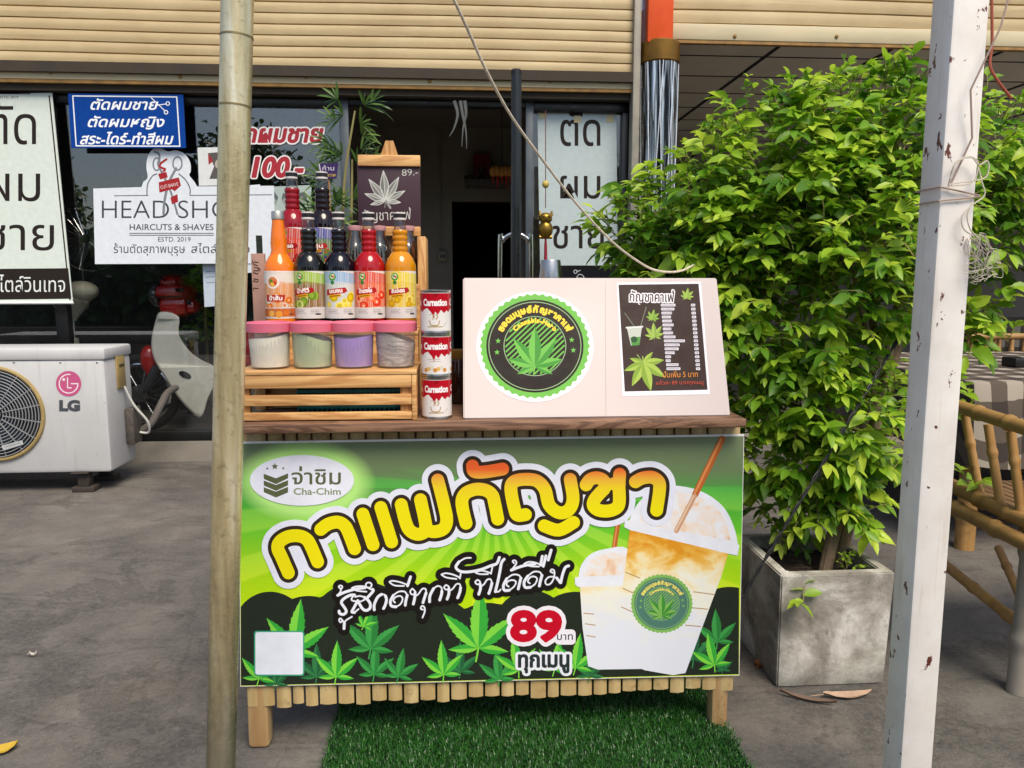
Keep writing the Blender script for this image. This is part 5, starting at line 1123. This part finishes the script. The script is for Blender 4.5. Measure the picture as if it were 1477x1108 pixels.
# ------------------------------------------------------------------ leaves
def leafmat(name, stops, trl=.35, rough=.38):
    k = NT(name); k.n.remove(k.b); at_ = k.new('ShaderNodeAttribute'); at_.attribute_name = 'tone'
    c = k.ramp(at_.outputs['Fac'], stops)
    p = k.new('ShaderNodeBsdfPrincipled'); k.link(c, p.inputs['Base Color']); p.inputs['Roughness'].default_value = rough; p.inputs['Specular IOR Level'].default_value = .5
    tr = k.new('ShaderNodeBsdfTranslucent'); k.link(c, tr.inputs[0]); m = k.new('ShaderNodeMixShader'); m.inputs[0].default_value = trl
    k.link(p.outputs[0], m.inputs[1]); k.link(tr.outputs[0], m.inputs[2]); k.link(m.outputs[0], k.out.inputs[0]); return k.m
class Leaves:
    def __init__(s): s.V = []; s.F = []; s.T = []
    def leaf(s, p, d, n, L, wd, tone, droop=.25):
        """one leaf: base p, direction d, face normal n; folded along its midrib, tip bent down"""
        d = d.normalized(); sd_ = d.cross(n)
        if sd_.length < 1e-4: sd_ = d.orthogonal()
        sd_.normalize(); n = sd_.cross(d); b = len(s.V); dn = Vector((0, 0, -1))
        for t_, wv in ((0, .06), (.22, .36), (.5, .5), (.78, .32), (1, .0)):
            c = p + d * (L * t_) + dn * (L * droop * t_ * t_)
            if wv == 0: s.V.append(c)
            else: s.V += [c - sd_ * wd * wv + n * wd * wv * .35, c, c + sd_ * wd * wv + n * wd * wv * .35]
        for i in range(3):
            o = b + 3 * i; s.F += [(o, o + 1, o + 4, o + 3), (o + 1, o + 2, o + 5, o + 4)]
        o = b + 9; s.F += [(o, o + 1, b + 12), (o + 1, o + 2, b + 12)]; s.T += [tone] * 13
    def build(s, name, m, parent):
        off = wloc(parent); me = bpy.data.meshes.new(name); me.from_pydata([tuple(v - off) for v in s.V], [], s.F)
        a = me.attributes.new('tone', 'FLOAT', 'POINT'); a.data.foreach_set('value', np.array(s.T, np.float32)); me.materials.append(m)
        me.polygons.foreach_set('use_smooth', [True] * len(me.polygons)); me.update()
        o = bpy.data.objects.new(name, me); C.objects.link(o); o.parent = parent; return o
rl = random.Random(21)
def rdir(): 
    z = rl.uniform(-1, 1); a = rl.uniform(0, 6.283); r = math.sqrt(1 - z * z); return Vector((r * math.cos(a), r * math.sin(a), z))

# ------------------------------------------------------------------ concrete planter with the bush
g0, g1 = gp(1128, 993), gp(1284, 993); yb_ = 2.02; W0 = (g1.x - g0.x); zt_p = at(1200, 830, yb_ - .01).z
xl0, xr0 = at(1127, 830, yb_).x, at(1291, 830, yb_).x; mx = (xl0 + xr0) / 2; hw = (xr0 - xl0) / 2; D = .36
t = thing('concrete_planter', 'square stained concrete planter holding the big bush', 'planter', (mx, yb_ + D / 2, 0))
def concmat():
    k = NT('stained_concrete'); v = k.coord('Object'); a = k.noise(v, 5, 6, .65, .5); b_ = k.noise(v, 22, 6, .7); z = k.sep(v)[2]
    c = k.ramp(a, [(.3, hexc('#5f5b52')), (.47, hexc('#9a958b')), (.6, hexc('#cfccc4'))]); c = k.mix(k.ramp(b_, [(.54, 0.), (.7, .5)]), c, hexc('#4f4c45'))
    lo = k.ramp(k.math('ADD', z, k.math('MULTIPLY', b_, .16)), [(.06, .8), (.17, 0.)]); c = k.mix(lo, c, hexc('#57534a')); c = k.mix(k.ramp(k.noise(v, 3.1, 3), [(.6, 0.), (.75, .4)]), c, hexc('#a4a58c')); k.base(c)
    k.b.inputs['Roughness'].default_value = .9; k.bump(b_, .5, .006); return k.m
b = MB(); tp = .96; th = .032
o_ = [(mx - hw * tp, yb_ + .01), (mx + hw * tp, yb_ + .01), (mx + hw * tp, yb_ + D - .01), (mx - hw * tp, yb_ + D - .01)]; p_ = [(mx - hw, yb_), (mx + hw, yb_), (mx + hw, yb_ + D), (mx - hw, yb_ + D)]
i_ = [(mx - hw + th, yb_ + th), (mx + hw - th, yb_ + th), (mx + hw - th, yb_ + D - th), (mx - hw + th, yb_ + D - th)]
vs = [Vector((*q_, 0)) for q_ in o_] + [Vector((*q_, zt_p)) for q_ in p_] + [Vector((*q_, zt_p)) for q_ in i_] + [Vector((*q_, zt_p - .09)) for q_ in i_]
fs = []
for i in range(4):
    j = (i + 1) % 4; fs += [(i, j, 4 + j, 4 + i), (4 + i, 4 + j, 8 + j, 8 + i), (8 + i, 8 + j, 12 + j, 12 + i)]
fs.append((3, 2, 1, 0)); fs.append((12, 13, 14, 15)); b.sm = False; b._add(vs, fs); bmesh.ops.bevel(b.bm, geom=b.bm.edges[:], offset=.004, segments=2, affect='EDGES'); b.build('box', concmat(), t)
b = MB(); N_ = 14; sx0, sx1, sy0, sy1 = mx - hw + th, mx + hw - th, yb_ + th, yb_ + D - th; zs_ = zt_p - .055
vs = [Vector((sx0 + (sx1 - sx0) * i / N_, sy0 + (sy1 - sy0) * j / N_, zs_ + rl.uniform(-.008, .014))) for j in range(N_ + 1) for i in range(N_ + 1)]
b._add(vs, [(j * (N_ + 1) + i, j * (N_ + 1) + i + 1, (j + 1) * (N_ + 1) + i + 1, (j + 1) * (N_ + 1) + i) for j in range(N_) for i in range(N_)])
for i in range(40): p = Vector((rl.uniform(sx0 + .02, sx1 - .02), rl.uniform(sy0 + .02, sy1 - .02), zs_ + .016)); b.tube([p, p + Vector((rl.uniform(-.04, .04), rl.uniform(-.04, .04), rl.uniform(-.004, .01)))], .002, 4)
b.build('soil', mat('dark_soil', '#3a2f27', .95, var=.35, scale=40, bump=.6), t)
bush = thing('bush', 'big leafy green bush with several trunks growing from the concrete planter', 'bush', (mx, yb_ + D / 2, zs_))
bark = mat('grey_bark', '#7d6a55', .9, var=.25, scale=20, stretch=(3, 3, .6), bump=.5)
b = MB(); TR = [[(1188, 835, 2.16), (1200, 780, 2.17), (1225, 690, 2.22), (1250, 590, 2.27), (1262, 500, 2.3), (1245, 420, 2.32), (1180, 330, 2.32), (1120, 270, 2.32)],
                [(1203, 835, 2.2), (1214, 770, 2.22), (1244, 660, 2.26), (1275, 540, 2.32), (1295, 440, 2.34), (1310, 360, 2.34), (1300, 250, 2.3), (1280, 160, 2.28)],
                [(1212, 832, 2.24), (1222, 760, 2.26), (1262, 620, 2.3), (1305, 470, 2.36), (1350, 380, 2.38), (1410, 310, 2.4), (1450, 240, 2.4)],
                [(1262, 500, 2.3), (1230, 470, 2.3), (1130, 430, 2.3), (1040, 400, 2.36), (950, 350, 2.45)], [(1240, 620, 2.26), (1180, 600, 2.22), (1120, 570, 2.22)], [(1275, 540, 2.32), (1240, 440, 2.25), (1230, 340, 2.2), (1230, 240, 2.18)]]
for L in TR:
    P = smooth([tuple(at(*q_)) for q_ in L], 4); n = len(P); r0 = .022 if L[0][1] > 800 else .011; b.tube(P, [r0 * (1 - .75 * i / (n - 1)) for i in range(n)], 9)
b.build('trunk', bark, bush)
BL = [(1010, 380, 2.42, .25, 1), (1060, 330, 2.38, .28, 1), (905, 335, 2.6, .12, .9), (955, 310, 2.52, .18, 1), (930, 375, 2.55, .12, 1), (1130, 260, 2.35, .30, 1.1), (1210, 205, 2.3, .22, 1.1), (1290, 190, 2.28, .20, 1.1), (1250, 300, 2.25, .30, 1), (1180, 400, 2.3, .34, 1), (1090, 450, 2.32, .26, 1), (1300, 310, 2.45, .24, 1), (1130, 540, 2.3, .24, 1), (1215, 590, 2.2, .2, .9), (1110, 640, 2.3, .17, 1), (1180, 680, 2.22, .16, 1), (1130, 730, 2.3, .11, 1), (1235, 720, 2.18, .11, .7), (1270, 640, 2.3, .13, .8), (1430, 230, 2.45, .2, 1), (1450, 330, 2.45, .2, 1), (1490, 270, 2.5, .2, 1), (1400, 420, 2.4, .11, .7), (1400, 480, 2.35, .07, .6), (1300, 420, 2.3, .12, .5)]
LV = Leaves(); tw_ = MB(); EYE2 = Vector((0, -.3, .35))
def sprig(p, d, ln, nl, size, tone0):
    q_ = p.copy(); dd = d.copy(); P = [p.copy()]; up = Vector((0, 0, 1))
    for i in range(nl):
        dd = (dd + Vector((rl.uniform(-.2, .2), rl.uniform(-.2, .2), rl.uniform(-.24, .08)))).normalized(); q_ = q_ + dd * (ln / nl); P.append(q_.copy())
        side = dd.cross(up); side = side.normalized() if side.length > .05 else rdir()
        sg = 1 if i % 2 else -1; ld = (dd * .55 + side * sg * .85 + rdir() * .42 + Vector((0, -.12, -.08))).normalized()
        nn = (up + rdir() * .8 + Vector((0, -.5, 0))).normalized(); L = size * rl.uniform(.7, 1.2) * (.75 + .5 * math.sin(math.pi * (i + 1) / (nl + 1)))
        LV.leaf(q_, ld, nn, L, L * rl.uniform(.44, .56), min(1, max(0, tone0 + rl.uniform(-.14, .14) + .12 * i / nl)), rl.uniform(.12, .45))
    LV.leaf(q_, (dd + Vector((0, -.1, -.15))).normalized(), (up + rdir() * .4).normalized(), size, size * .44, min(1, tone0 + .2), .3); tw_.tube(P, .0016, 4, False)
for (x, y, Y, r, den) in BL:
    c = at(x, y, Y); ns = int(r * r * 2150 * den) + 5
    for i in range(ns):
        d = rdir(); d.y -= .25; d.normalize(); p = c + Vector((d.x * r, d.y * r * .85, d.z * r)) * rl.uniform(.45, 1.0) ** .6
        o = (d * .8 + Vector((0, -.15, .45)) + rdir() * .35).normalized()
        tone = rl.choice([.1, .2, .3, .4, .5, .62, .75, .82]) ; sprig(p - o * .05, o, rl.uniform(.06, .12), rl.randint(4, 7), rl.choice([.030, .036, .042, .048, .055, .064]) * rl.uniform(.8, 1.02), tone)
for x, y, Y in ((1232, 105, 2.3), (1237, 120, 2.3), (1405, 565, 2.25), (1392, 600, 2.25), (1402, 690, 2.2), (1160, 860, 2.0), (1035, 190, 2.45), (1060, 170, 2.4), (995, 215, 2.5), (1180, 130, 2.3), (1275, 110, 2.3), (1455, 480, 2.4), (1380, 540, 2.3), (1330, 335, 1.6), (1320, 350, 1.62)):
    for k_ in range(2): p = at(x, y, Y); sprig(p - Vector((0, 0, .03)), (Vector((0, 0, .8)) + rdir() * .6).normalized(), .06, 4, .045, .6)
lm_ = leafmat('bush_leaf', [(0, hexc('#3f6d1c')), (.35, hexc('#6b9c26')), (.65, hexc('#9cc233')), (1, hexc('#c6dd4a'))], .45, .42)
LV.build('foliage', lm_, bush); tw_.build('twigs', mat('green_twig', '#8a8250', .8), bush, fix=False)
LV = Leaves(); t = thing('weed', 'small weed sprouting in the planter soil beside the trunks', 'plant', (at(1225, 825, 2.12).x, 2.12, zs_)); tw_ = MB()
for i in range(9): sprig(Vector((at(1225, 825, 2.12).x + rl.uniform(-.02, .02), 2.12 + rl.uniform(-.02, .02), zs_ + rl.uniform(0, .06))), (Vector((0, 0, 1)) + rdir() * .6).normalized(), .04, 4, .018, .6)
LV.build('leaves', lm_, t); tw_.build('stem', bpy.data.materials['green_twig'], t, fix=False)
t = thing('stay_cord', 'thin black twisted cord stretched diagonally through the bush', 'cord', at(1085, 850, 2.0)); b = MB(); p0, p1 = at(1070, 862, 1.98), at(1296, 488, 2.12)
for ph in (0, 3.14): b.tube([p0 + (p1 - p0) * (i / 60) + Vector((.0035 * math.cos(i * .9 + ph), 0, .0035 * math.sin(i * .9 + ph))) for i in range(61)], .0028, 6)
b.build('strand', M['black'], t)

# ------------------------------------------------------------------ potted feathery plant by the doorway
YF = 2.62; pc = at(500, 500, YF); t = thing('potted_plant', 'feathery potted plant standing behind the syrup bottles', 'plant', (pc.x, YF, 0))
b = MB(); b.lathe([(.10, 0), (.13, .22), (.135, .24), (.12, .24), (.115, .2), (.001, .2)], (pc.x, YF, 0), 28, False); b.build('pot', mat('clay_pot', '#8a4a32', .8), t)
LV = Leaves(); b = MB()
for L in ([(500, 640), (500, 480), (495, 360), (497, 260), (512, 160)], [(500, 640), (490, 480), (482, 380), (470, 300)], [(500, 640), (498, 450), (506, 330), (508, 230)]):
    P = smooth([tuple(at(x, y, YF)) for x, y in L], 6); n = len(P); b.tube(P, [.009 * (1 - .7 * i / n) for i in range(n)], 7)
    for i in range(n // 3, n):
        c = Vector(P[i]); 
        for s_ in (-1, 1):
            dr = Vector((s_ * rl.uniform(.4, 1), rl.uniform(-.7, .3), rl.uniform(-.1, .6))).normalized(); e = c + dr * rl.uniform(.03, .07)
            for k_ in range(6): a = (k_ - 2.5) * .38; dd = (dr * math.cos(a) + dr.cross(Vector((0, 1, .3))).normalized() * math.sin(a)); LV.leaf(e, dd, (Vector((0, -.7, .7)) + rdir() * .4).normalized(), rl.uniform(.05, .085), .010, rl.uniform(.2, .8), .2)
b.build('stem', bpy.data.materials['green_twig'], t); LV.build('leaves', leafmat('feather_leaf', [(0, hexc('#27401c')), (.5, hexc('#4d7030')), (1, hexc('#86a04c'))], .3), t)

LV = Leaves(); tw_ = MB(); pi_ = at(295, 440, 5.85); t = thing('indoor_plant', 'dark leafy potted plant inside the glass behind the moped', 'plant', (pi_.x, 5.85, ZS))
for i in range(60): sprig(pi_ + Vector((rl.uniform(-.2, .22), rl.uniform(-.12, .12), rl.uniform(-.3, .25))), (Vector((0, 0, .6)) + rdir()).normalized(), .12, 5, .06, .25)
LV.build('leaves', lm_, t); tw_.tube([(pi_.x, 5.85, ZS + .2), pi_], .012, 6); tw_.build('stem', bpy.data.materials['green_twig'], t, fix=False)
b = MB(); b.lathe([(.11, ZS), (.15, ZS + .24), (.135, ZS + .25), (.12, ZS + .2), (.001, ZS + .2)], (pi_.x, 5.85, 0), 24, False); b.build('pot', M['black'], t)

# ------------------------------------------------------------------ artificial turf mat
t = thing('turf_mat', 'bright green artificial turf mat lying under the bamboo counter', 'mat', (.16, 1.8, 0))
mx0, mx1, my0, my1 = -.335, .685, 1.35, 2.32; b = MB(); b.box((mx0, my0, .003), (mx1, my1, .010)); b.build('backing', mat('turf_backing', '#16300f', .9), t)
nb_ = 52000; rg = np.random.RandomState(4); X = rg.uniform(mx0, mx1, nb_); Y_ = rg.uniform(my0, my1, nb_); X += np.where(X > mx1 - .05, rg.uniform(0, .012, nb_), 0); a = rg.uniform(0, 6.283, nb_); le = rg.uniform(.4, 1.1, nb_); Hh = rg.uniform(.010, .018, nb_) * (1.25 - .35 * le)
bx_ = np.cos(a + 1.57) * .0011; by_ = np.sin(a + 1.57) * .0011; lx = np.cos(a) * le * .020; ly = np.sin(a) * le * .020; z0 = .0095
V = np.zeros((nb_, 5, 3)); V[:, 0] = np.stack([X - bx_, Y_ - by_, np.full(nb_, z0)], 1); V[:, 1] = np.stack([X + bx_, Y_ + by_, np.full(nb_, z0)], 1)
V[:, 2] = np.stack([X + bx_ * .9 + lx * .4, Y_ + by_ * .9 + ly * .4, z0 + Hh * .65], 1); V[:, 3] = np.stack([X - bx_ * .9 + lx * .4, Y_ - by_ * .9 + ly * .4, z0 + Hh * .65], 1); V[:, 4] = np.stack([X + lx, Y_ + ly, z0 + Hh], 1)
V -= np.array([.16, 1.8, 0]); F = []; 
for i in range(nb_): o = i * 5; F.append((o, o + 1, o + 2, o + 3)); F.append((o + 3, o + 2, o + 4))
me = bpy.data.meshes.new('blades'); me.from_pydata(V.reshape(-1, 3).tolist(), [], F); at2 = me.attributes.new('tone', 'FLOAT', 'POINT'); at2.data.foreach_set('value', np.repeat(rg.uniform(0, 1, nb_), 5).astype(np.float32)); me.materials.append(leafmat('turf_blade', [(0, hexc('#123d10')), (.6, hexc('#205818')), (1, hexc('#3a7226'))], .15, .35)); me.update()
o = bpy.data.objects.new('blades', me); C.objects.link(o); o.parent = t

# ------------------------------------------------------------------ bamboo bench, cloth covered table, stools beyond
pole = bambmat('aged_bamboo', '#c49a60', '#96703e', '#4a3320', 2); poleh = bambmat('aged_bamboo_rail', '#b08a54', '#8a683c', '#453020', 1)
def bp(x, y, d=0): return at(x, y, 2.24 - (x - 1385) / 92 * .29 + d)
def bamboo(b, p0, p1, r, nodes=3):
    p0 = Vector(p0); p1 = Vector(p1); P = []; rs = []; n = nodes * 14
    for i in range(n + 1):
        s_ = i / n; k_ = (s_ * nodes + .4) % 1; P.append(p0 + (p1 - p0) * s_); rs.append(r * (1.2 if k_ < .05 or k_ > .97 else (.94 if k_ < .16 else 1)))
    b.tube(P, rs, 14)
t = thing('bamboo_bench', 'weathered bamboo bench with slanting spindles partly behind the white post', 'bench', gp(1468, 1000))
b = MB(); bamboo(b, bp(1350, 576), bp(1530, 634), .020, 4); b.build('top_rail', poleh, t)
for xa, ya, xb, yb in ((1392, 598, 1417, 735), (1425, 612, 1446, 748), (1458, 622, 1476, 765), (1492, 632, 1508, 785)):
    b = MB(); bamboo(b, bp(xa, ya), bp(xb, yb, .02), .0125, 2); b.build('spindle', pole, t)
b = MB(); bamboo(b, bp(1350, 691, .03), bp(1530, 776, .03), .021, 4); b.build('seat_rail', poleh, t)
b = MB(); bamboo(b, bp(1350, 719, -.02), bp(1535, 812, -.02), .022, 3); b.build('lower_rail', poleh, t)
b = MB(); bamboo(b, bp(1335, 792, .03), bp(1475, 905, .03), .016, 3); b.build('brace', pole, t)
b = MB(); bamboo(b, bp(1440, 790, .3), bp(1482, 885, .2), .013, 2); b.build('brace', pole, t)
lg_ = gp(1468, 998); b = MB(); bamboo(b, lg_, (lg_.x + .02, lg_.y + .01, bp(1480, 615).z), .03, 3); b.build('leg', bambmat('grey_bamboo', '#a8a196', '#8d857a', '#5b544b', 2), t)
s0, s1 = bp(1335, 684, .05), bp(1530, 776, .05); zse = (s0.z + s1.z) / 2 + .0; dr = (s1 - s0); dr.z = 0; dr.normalize(); pr = Vector((-dr.y, dr.x, 0)); pr = pr if pr.x > 0 else -pr
b = MB()
for i in range(26):
    a0 = s0 + pr * (.03 * i) + dr * .08; a0.z = zse; a1 = a0 + dr * .6; b.bar(a0, a1, .026, .01, (0, 0, 1), .003)
b.build('seat_slats', wood('bamboo_strip', '#7d6040', '#4d3822', 1, 12, .6, 5), t)
for q_ in (s0 + pr * .7 + dr * .15, s0 + pr * .7 + dr * .6): b = MB(); bamboo(b, (q_.x, q_.y, 0), (q_.x, q_.y, zse), .03, 2); b.build('leg', pole, t)
def plaid():
    k = NT('brown_plaid_cloth'); v = k.coord('Object'); X, Y, Z = k.sep(v)
    def band(a, f): return k.ramp(k.math('MULTIPLY_ADD', k.math('SINE', k.math('MULTIPLY', a, f)), .5, .5), [(.48, 0.), (.53, 1.)])
    h = k.math('ADD', band(X, 44), band(k.math('SUBTRACT', Y, Z), 44)); k.base(k.ramp(k.math('MULTIPLY', h, .5), [(.1, hexc('#332a25')), (.5, hexc('#54493f')), (.9, hexc('#9a9184'))])); k.b.inputs['Roughness'].default_value = .85; return k.m
pl = plaid()
YT0, YT1, XT0, XT1, ZT_ = 3.0, 4.35, at(1405, 545, 3.0).x, 4.4, .75
t = thing('dining_table', 'bamboo legged dining table under a brown plaid cloth behind the bench', 'table', ((XT0 + XT1) / 2, 3.7, 0))
b = MB(); b.box((XT0 + .02, YT0 + .02, ZT_ - .03), (XT1 - .02, YT1 - .02, ZT_)); b.build('tabletop', pine2, t)
for x in (XT0 + .1, XT1 - .1):
    for y in (YT0 + .12, YT1 - .12): b = MB(); bamboo(b, (x, y, 0), (x, y, ZT_ - .03), .04, 3); b.build('leg', pole, t)
tb = thing('tablecloth', 'brown and cream plaid cloth draped over the bamboo legged table', 'tablecloth', ((XT0 + XT1) / 2, 3.7, ZT_)); b = MB(); ring_ = []
P = []; N_ = 40
for s_ in range(N_): P.append((XT0 + (XT1 - XT0) * s_ / N_, YT0, 0, -1))
for s_ in range(N_): P.append((XT1, YT0 + (YT1 - YT0) * s_ / N_, 1, 0))
for s_ in range(N_): P.append((XT1 - (XT1 - XT0) * s_ / N_, YT1, 0, 1))
for s_ in range(N_): P.append((XT0, YT1 - (YT1 - YT0) * s_ / N_, -1, 0))
vs = []; m = len(P)
for k_, (dz, of) in enumerate(((.004, -.003), (-.01, .006), (-.15, .02), (-.34, .035))):
    for i, (x, y, nx_, ny_) in enumerate(P): wv = of + (0 if k_ < 2 else .022 * math.sin(i * .9) * k_ / 3); vs.append(Vector((x + nx_ * wv, y + ny_ * wv, ZT_ + dz - (.02 * math.sin(i * .33) if k_ == 3 else 0))))
b._add(vs, [(r * m + i, r * m + (i + 1) % m, (r + 1) * m + (i + 1) % m, (r + 1) * m + i) for r in range(3) for i in range(m)] + [tuple(range(m))]); b.build('cloth', pl, tb, 50)
b = MB(); q_ = at(1470, 533, 3.5); t = thing('tissue_box', 'small black box lying on the plaid cloth', 'box', (q_.x, q_.y, ZT_ + .005)); b.box((q_.x - .02, q_.y, ZT_ + .005), (q_.x + .16, q_.y + .1, ZT_ + .05), .005); b.build('body', M['black'], t)
b = MB(); b.box((q_.x + .03, q_.y + .03, ZT_ + .0505), (q_.x + .11, q_.y + .07, ZT_ + .054)); b.build('slot', M['wall_in'], t)
def backchair():
    t = thing('bamboo_chair', '', 'chair', (0, 0, 0), 'bamboo chairs in the dim eating place'); bm_ = pole
    for x in (-.2, .2):
        b = MB(); bamboo(b, (x, -.2, 0), (x, -.2, .85), .024, 3); b.build('leg', bm_, t); b = MB(); bamboo(b, (x, .2, 0), (x, .2, .43), .024, 2); b.build('leg', bm_, t)
    b = MB(); bamboo(b, (-.24, -.2, .84), (.24, -.2, .84), .02, 2); b.build('back_rail', poleh, t)
    b = MB()
    for i in range(4): bamboo(b, (-.12 + .08 * i, -.2, .43), (-.12 + .08 * i, -.2, .84), .012, 2)
    b.build('back_spindles', bm_, t); b = MB()
    for i in range(10): b.bar((-.22, -.2 + .044 * i, .43), (.22, -.2 + .044 * i, .43), .04, .012)
    b.build('seat', bpy.data.materials['bamboo_strip'], t); return t
bc = backchair(); bc['label'] = 'bamboo chair just beyond the plaid table at the right edge'; bc.location = (at(1425, 500, 4.55).x, 4.6, 0)
dup(bc, (at(1470, 500, 4.7).x + .45, 4.75, 0), 'bamboo chair beside the far right of the plaid table in the dim room', .2)
dup(bc, (at(1420, 500, 6.6).x, 6.6, 0), 'bamboo chair deep in the dim eating place beyond the table', 3.0)
t = thing('dining_table', 'second bamboo table under a pale plaid cloth deep in the dim eating place', 'table', (at(1450, 440, 7.5).x, 7.5, 0)); xq = at(1450, 440, 7.5).x
b = MB(); b.box((xq - .6, 7.0, .74), (xq + 1.2, 8, .78)); b.build('tabletop', pine2, t)
for x in (xq - .5, xq + 1.1):
    for y in (7.1, 7.9): b = MB(); bamboo(b, (x, y, 0), (x, y, .74), .04, 3); b.build('leg', pole, t)
b = MB(); b.box((xq - .62, 6.98, .5), (xq + 1.22, 8.02, .79), .01); b.build('cloth', pl, t)

# ------------------------------------------------------------------ fallen leaves
def litter(x, y, L, wd, rz, col, label):
    p = gp(x, y); p.z = .006; t = thing('fallen_leaf', label, 'leaf', p, 'dry leaves on the ground'); b = MB(); ca, sa = math.cos(rz), math.sin(rz); pr_ = []
    N_ = 9
    for i in range(N_ + 1):
        s_ = i / N_; w_ = wd * math.sin(math.pi * min(1, s_ * .96 + .02)) ** .8; zz = .004 + .012 * (s_ - .5) ** 2 * 4 * (1 if i % 2 else .8)
        for o_, z_ in ((-w_, zz + .006), (0, zz), (w_, zz + .008)): u = (s_ - .5) * L; pr_.append(Vector((p.x + u * ca - o_ * sa, p.y + u * sa + o_ * ca, z_)))
    fs = [(i * 3 + k_, i * 3 + k_ + 1, i * 3 + k_ + 4, i * 3 + k_ + 3) for i in range(N_) for k_ in range(2)]; b._add(pr_, fs)
    b._add([v + Vector((0, 0, -.0012)) for v in pr_], [f_[::-1] for f_ in fs]); b.build('blade', mat('dry_leaf_' + col.lstrip('#'), col, .7, var=.2, scale=30), t, fix=False)
    b = MB(); b.tube([pr_[1], pr_[1] - Vector((ca, sa, 0)) * L * .25 + Vector((0, 0, -.003))], .0012, 5); b.build('stalk', bpy.data.materials['dry_leaf_' + col.lstrip('#')], t)
litter(1222, 1007, .14, .016, .0, '#a58a74', 'long pale brown dry leaf on the ground at the planter foot')
litter(1165, 1012, .15, .008, -.5, '#6a5445', 'thin dark curled dry leaf at the front corner of the planter')
litter(1098, 962, .05, .022, .8, '#a3612a', 'orange brown dry leaf on the ground left of the planter')
litter(1082, 925, .09, .014, -1.2, '#5f463a', 'dark brown dry leaf between counter and planter')
litter(6, 1085, .06, .02, .4, '#b99a2e', 'yellow leaf on the cement at the bottom left corner')
litter(48, 948, .022, .004, .1, '#c9c4ba', 'tiny pale scrap of leaf on the open cement at left')
# ------------------------------------------------------------------ trees across the street, seen as reflections in the shop glass
def treeproto():
    t = thing('street_tree', '', 'tree', (0, 0, 0), 'trees across the street'); b = MB(); b.tube(smooth([(0, 0, 0), (.1, .05, 1.2), (0, 0, 2.4), (.15, .1, 4.2)], 5), [.22 - .011 * i for i in range(16)], 10)
    for i in range(7): a = i * .9; b.tube([(0, 0, 1.9 + .25 * i), (1.0 * math.cos(a), 1.0 * math.sin(a), 2.8 + .3 * i), (1.8 * math.cos(a), 1.8 * math.sin(a), 3.4 + .3 * i)], [.09, .05, .02], 7)
    b.build('trunk', bark, t); global LV; LV = Leaves()
    for i in range(2600):
        d = rdir(); cl = rl.choice([(0, 0, 3.8, 1.7), (1.1, .3, 3.4, 1.2), (-1.2, -.2, 3.3, 1.2), (.2, -1, 3.0, 1.2), (0, .8, 4.6, 1.2)]); p = Vector(cl[:3]) + d * cl[3] * rl.uniform(.5, 1); LV.leaf(p, rdir(), (d + Vector((0, 0, .6))).normalized(), rl.uniform(.2, .36), .15, rl.uniform(0, .8), .2)
    LV.build('crown', leafmat('tree_leaf', [(0, hexc('#1f3a14')), (.5, hexc('#3a5f22')), (1, hexc('#6a8a35'))], .25), t); return t
T0 = treeproto(); T0.location = (-6, -13, 0); T0['label'] = 'dark street tree opposite the fixed window of the barber shop'
for i, (x, y, s_) in enumerate(((-13.5, -15, 'street tree farthest along opposite the hanging banner'), (.5, -19, 'street tree opposite the open doorway'), (6, -17, 'street tree opposite the right hand glass pane'), (13, -18, 'street tree opposite the eating place'), (-22, -20, 'street tree at the far end of the row'))): dup(T0, (x, y, 0), s_, i * 1.3)

t = thing('hedge', 'unseen dark hedge added across the street to darken the shop glass reflections', 'hedge', (0, -12.5, 0)); LV = Leaves()  # added hedge, keeps the bright horizon out of the glass reflections
for i in range(9000):
    x = rl.uniform(-26, 24); z = rl.uniform(.1, 2.7 + .5 * math.sin(x * .8) + .3 * math.sin(x * 2.3)); LV.leaf(Vector((x, -12.5 + rl.uniform(-.5, .4), z)), rdir(), (Vector((0, .8, .5)) + rdir() * .5).normalized(), rl.uniform(.3, .5), .26, rl.uniform(0, .8), .2)
LV.build('foliage', bpy.data.materials['tree_leaf'], t)
b = MB(); b.box((-26, -12.9, 0), (24, -12.6, 2.2)); b.build('blocking_core', mat('dark_blocking_core', '#232a17', .9, var=.3), t)  # solid dark block inside the added hedge, closes its gaps
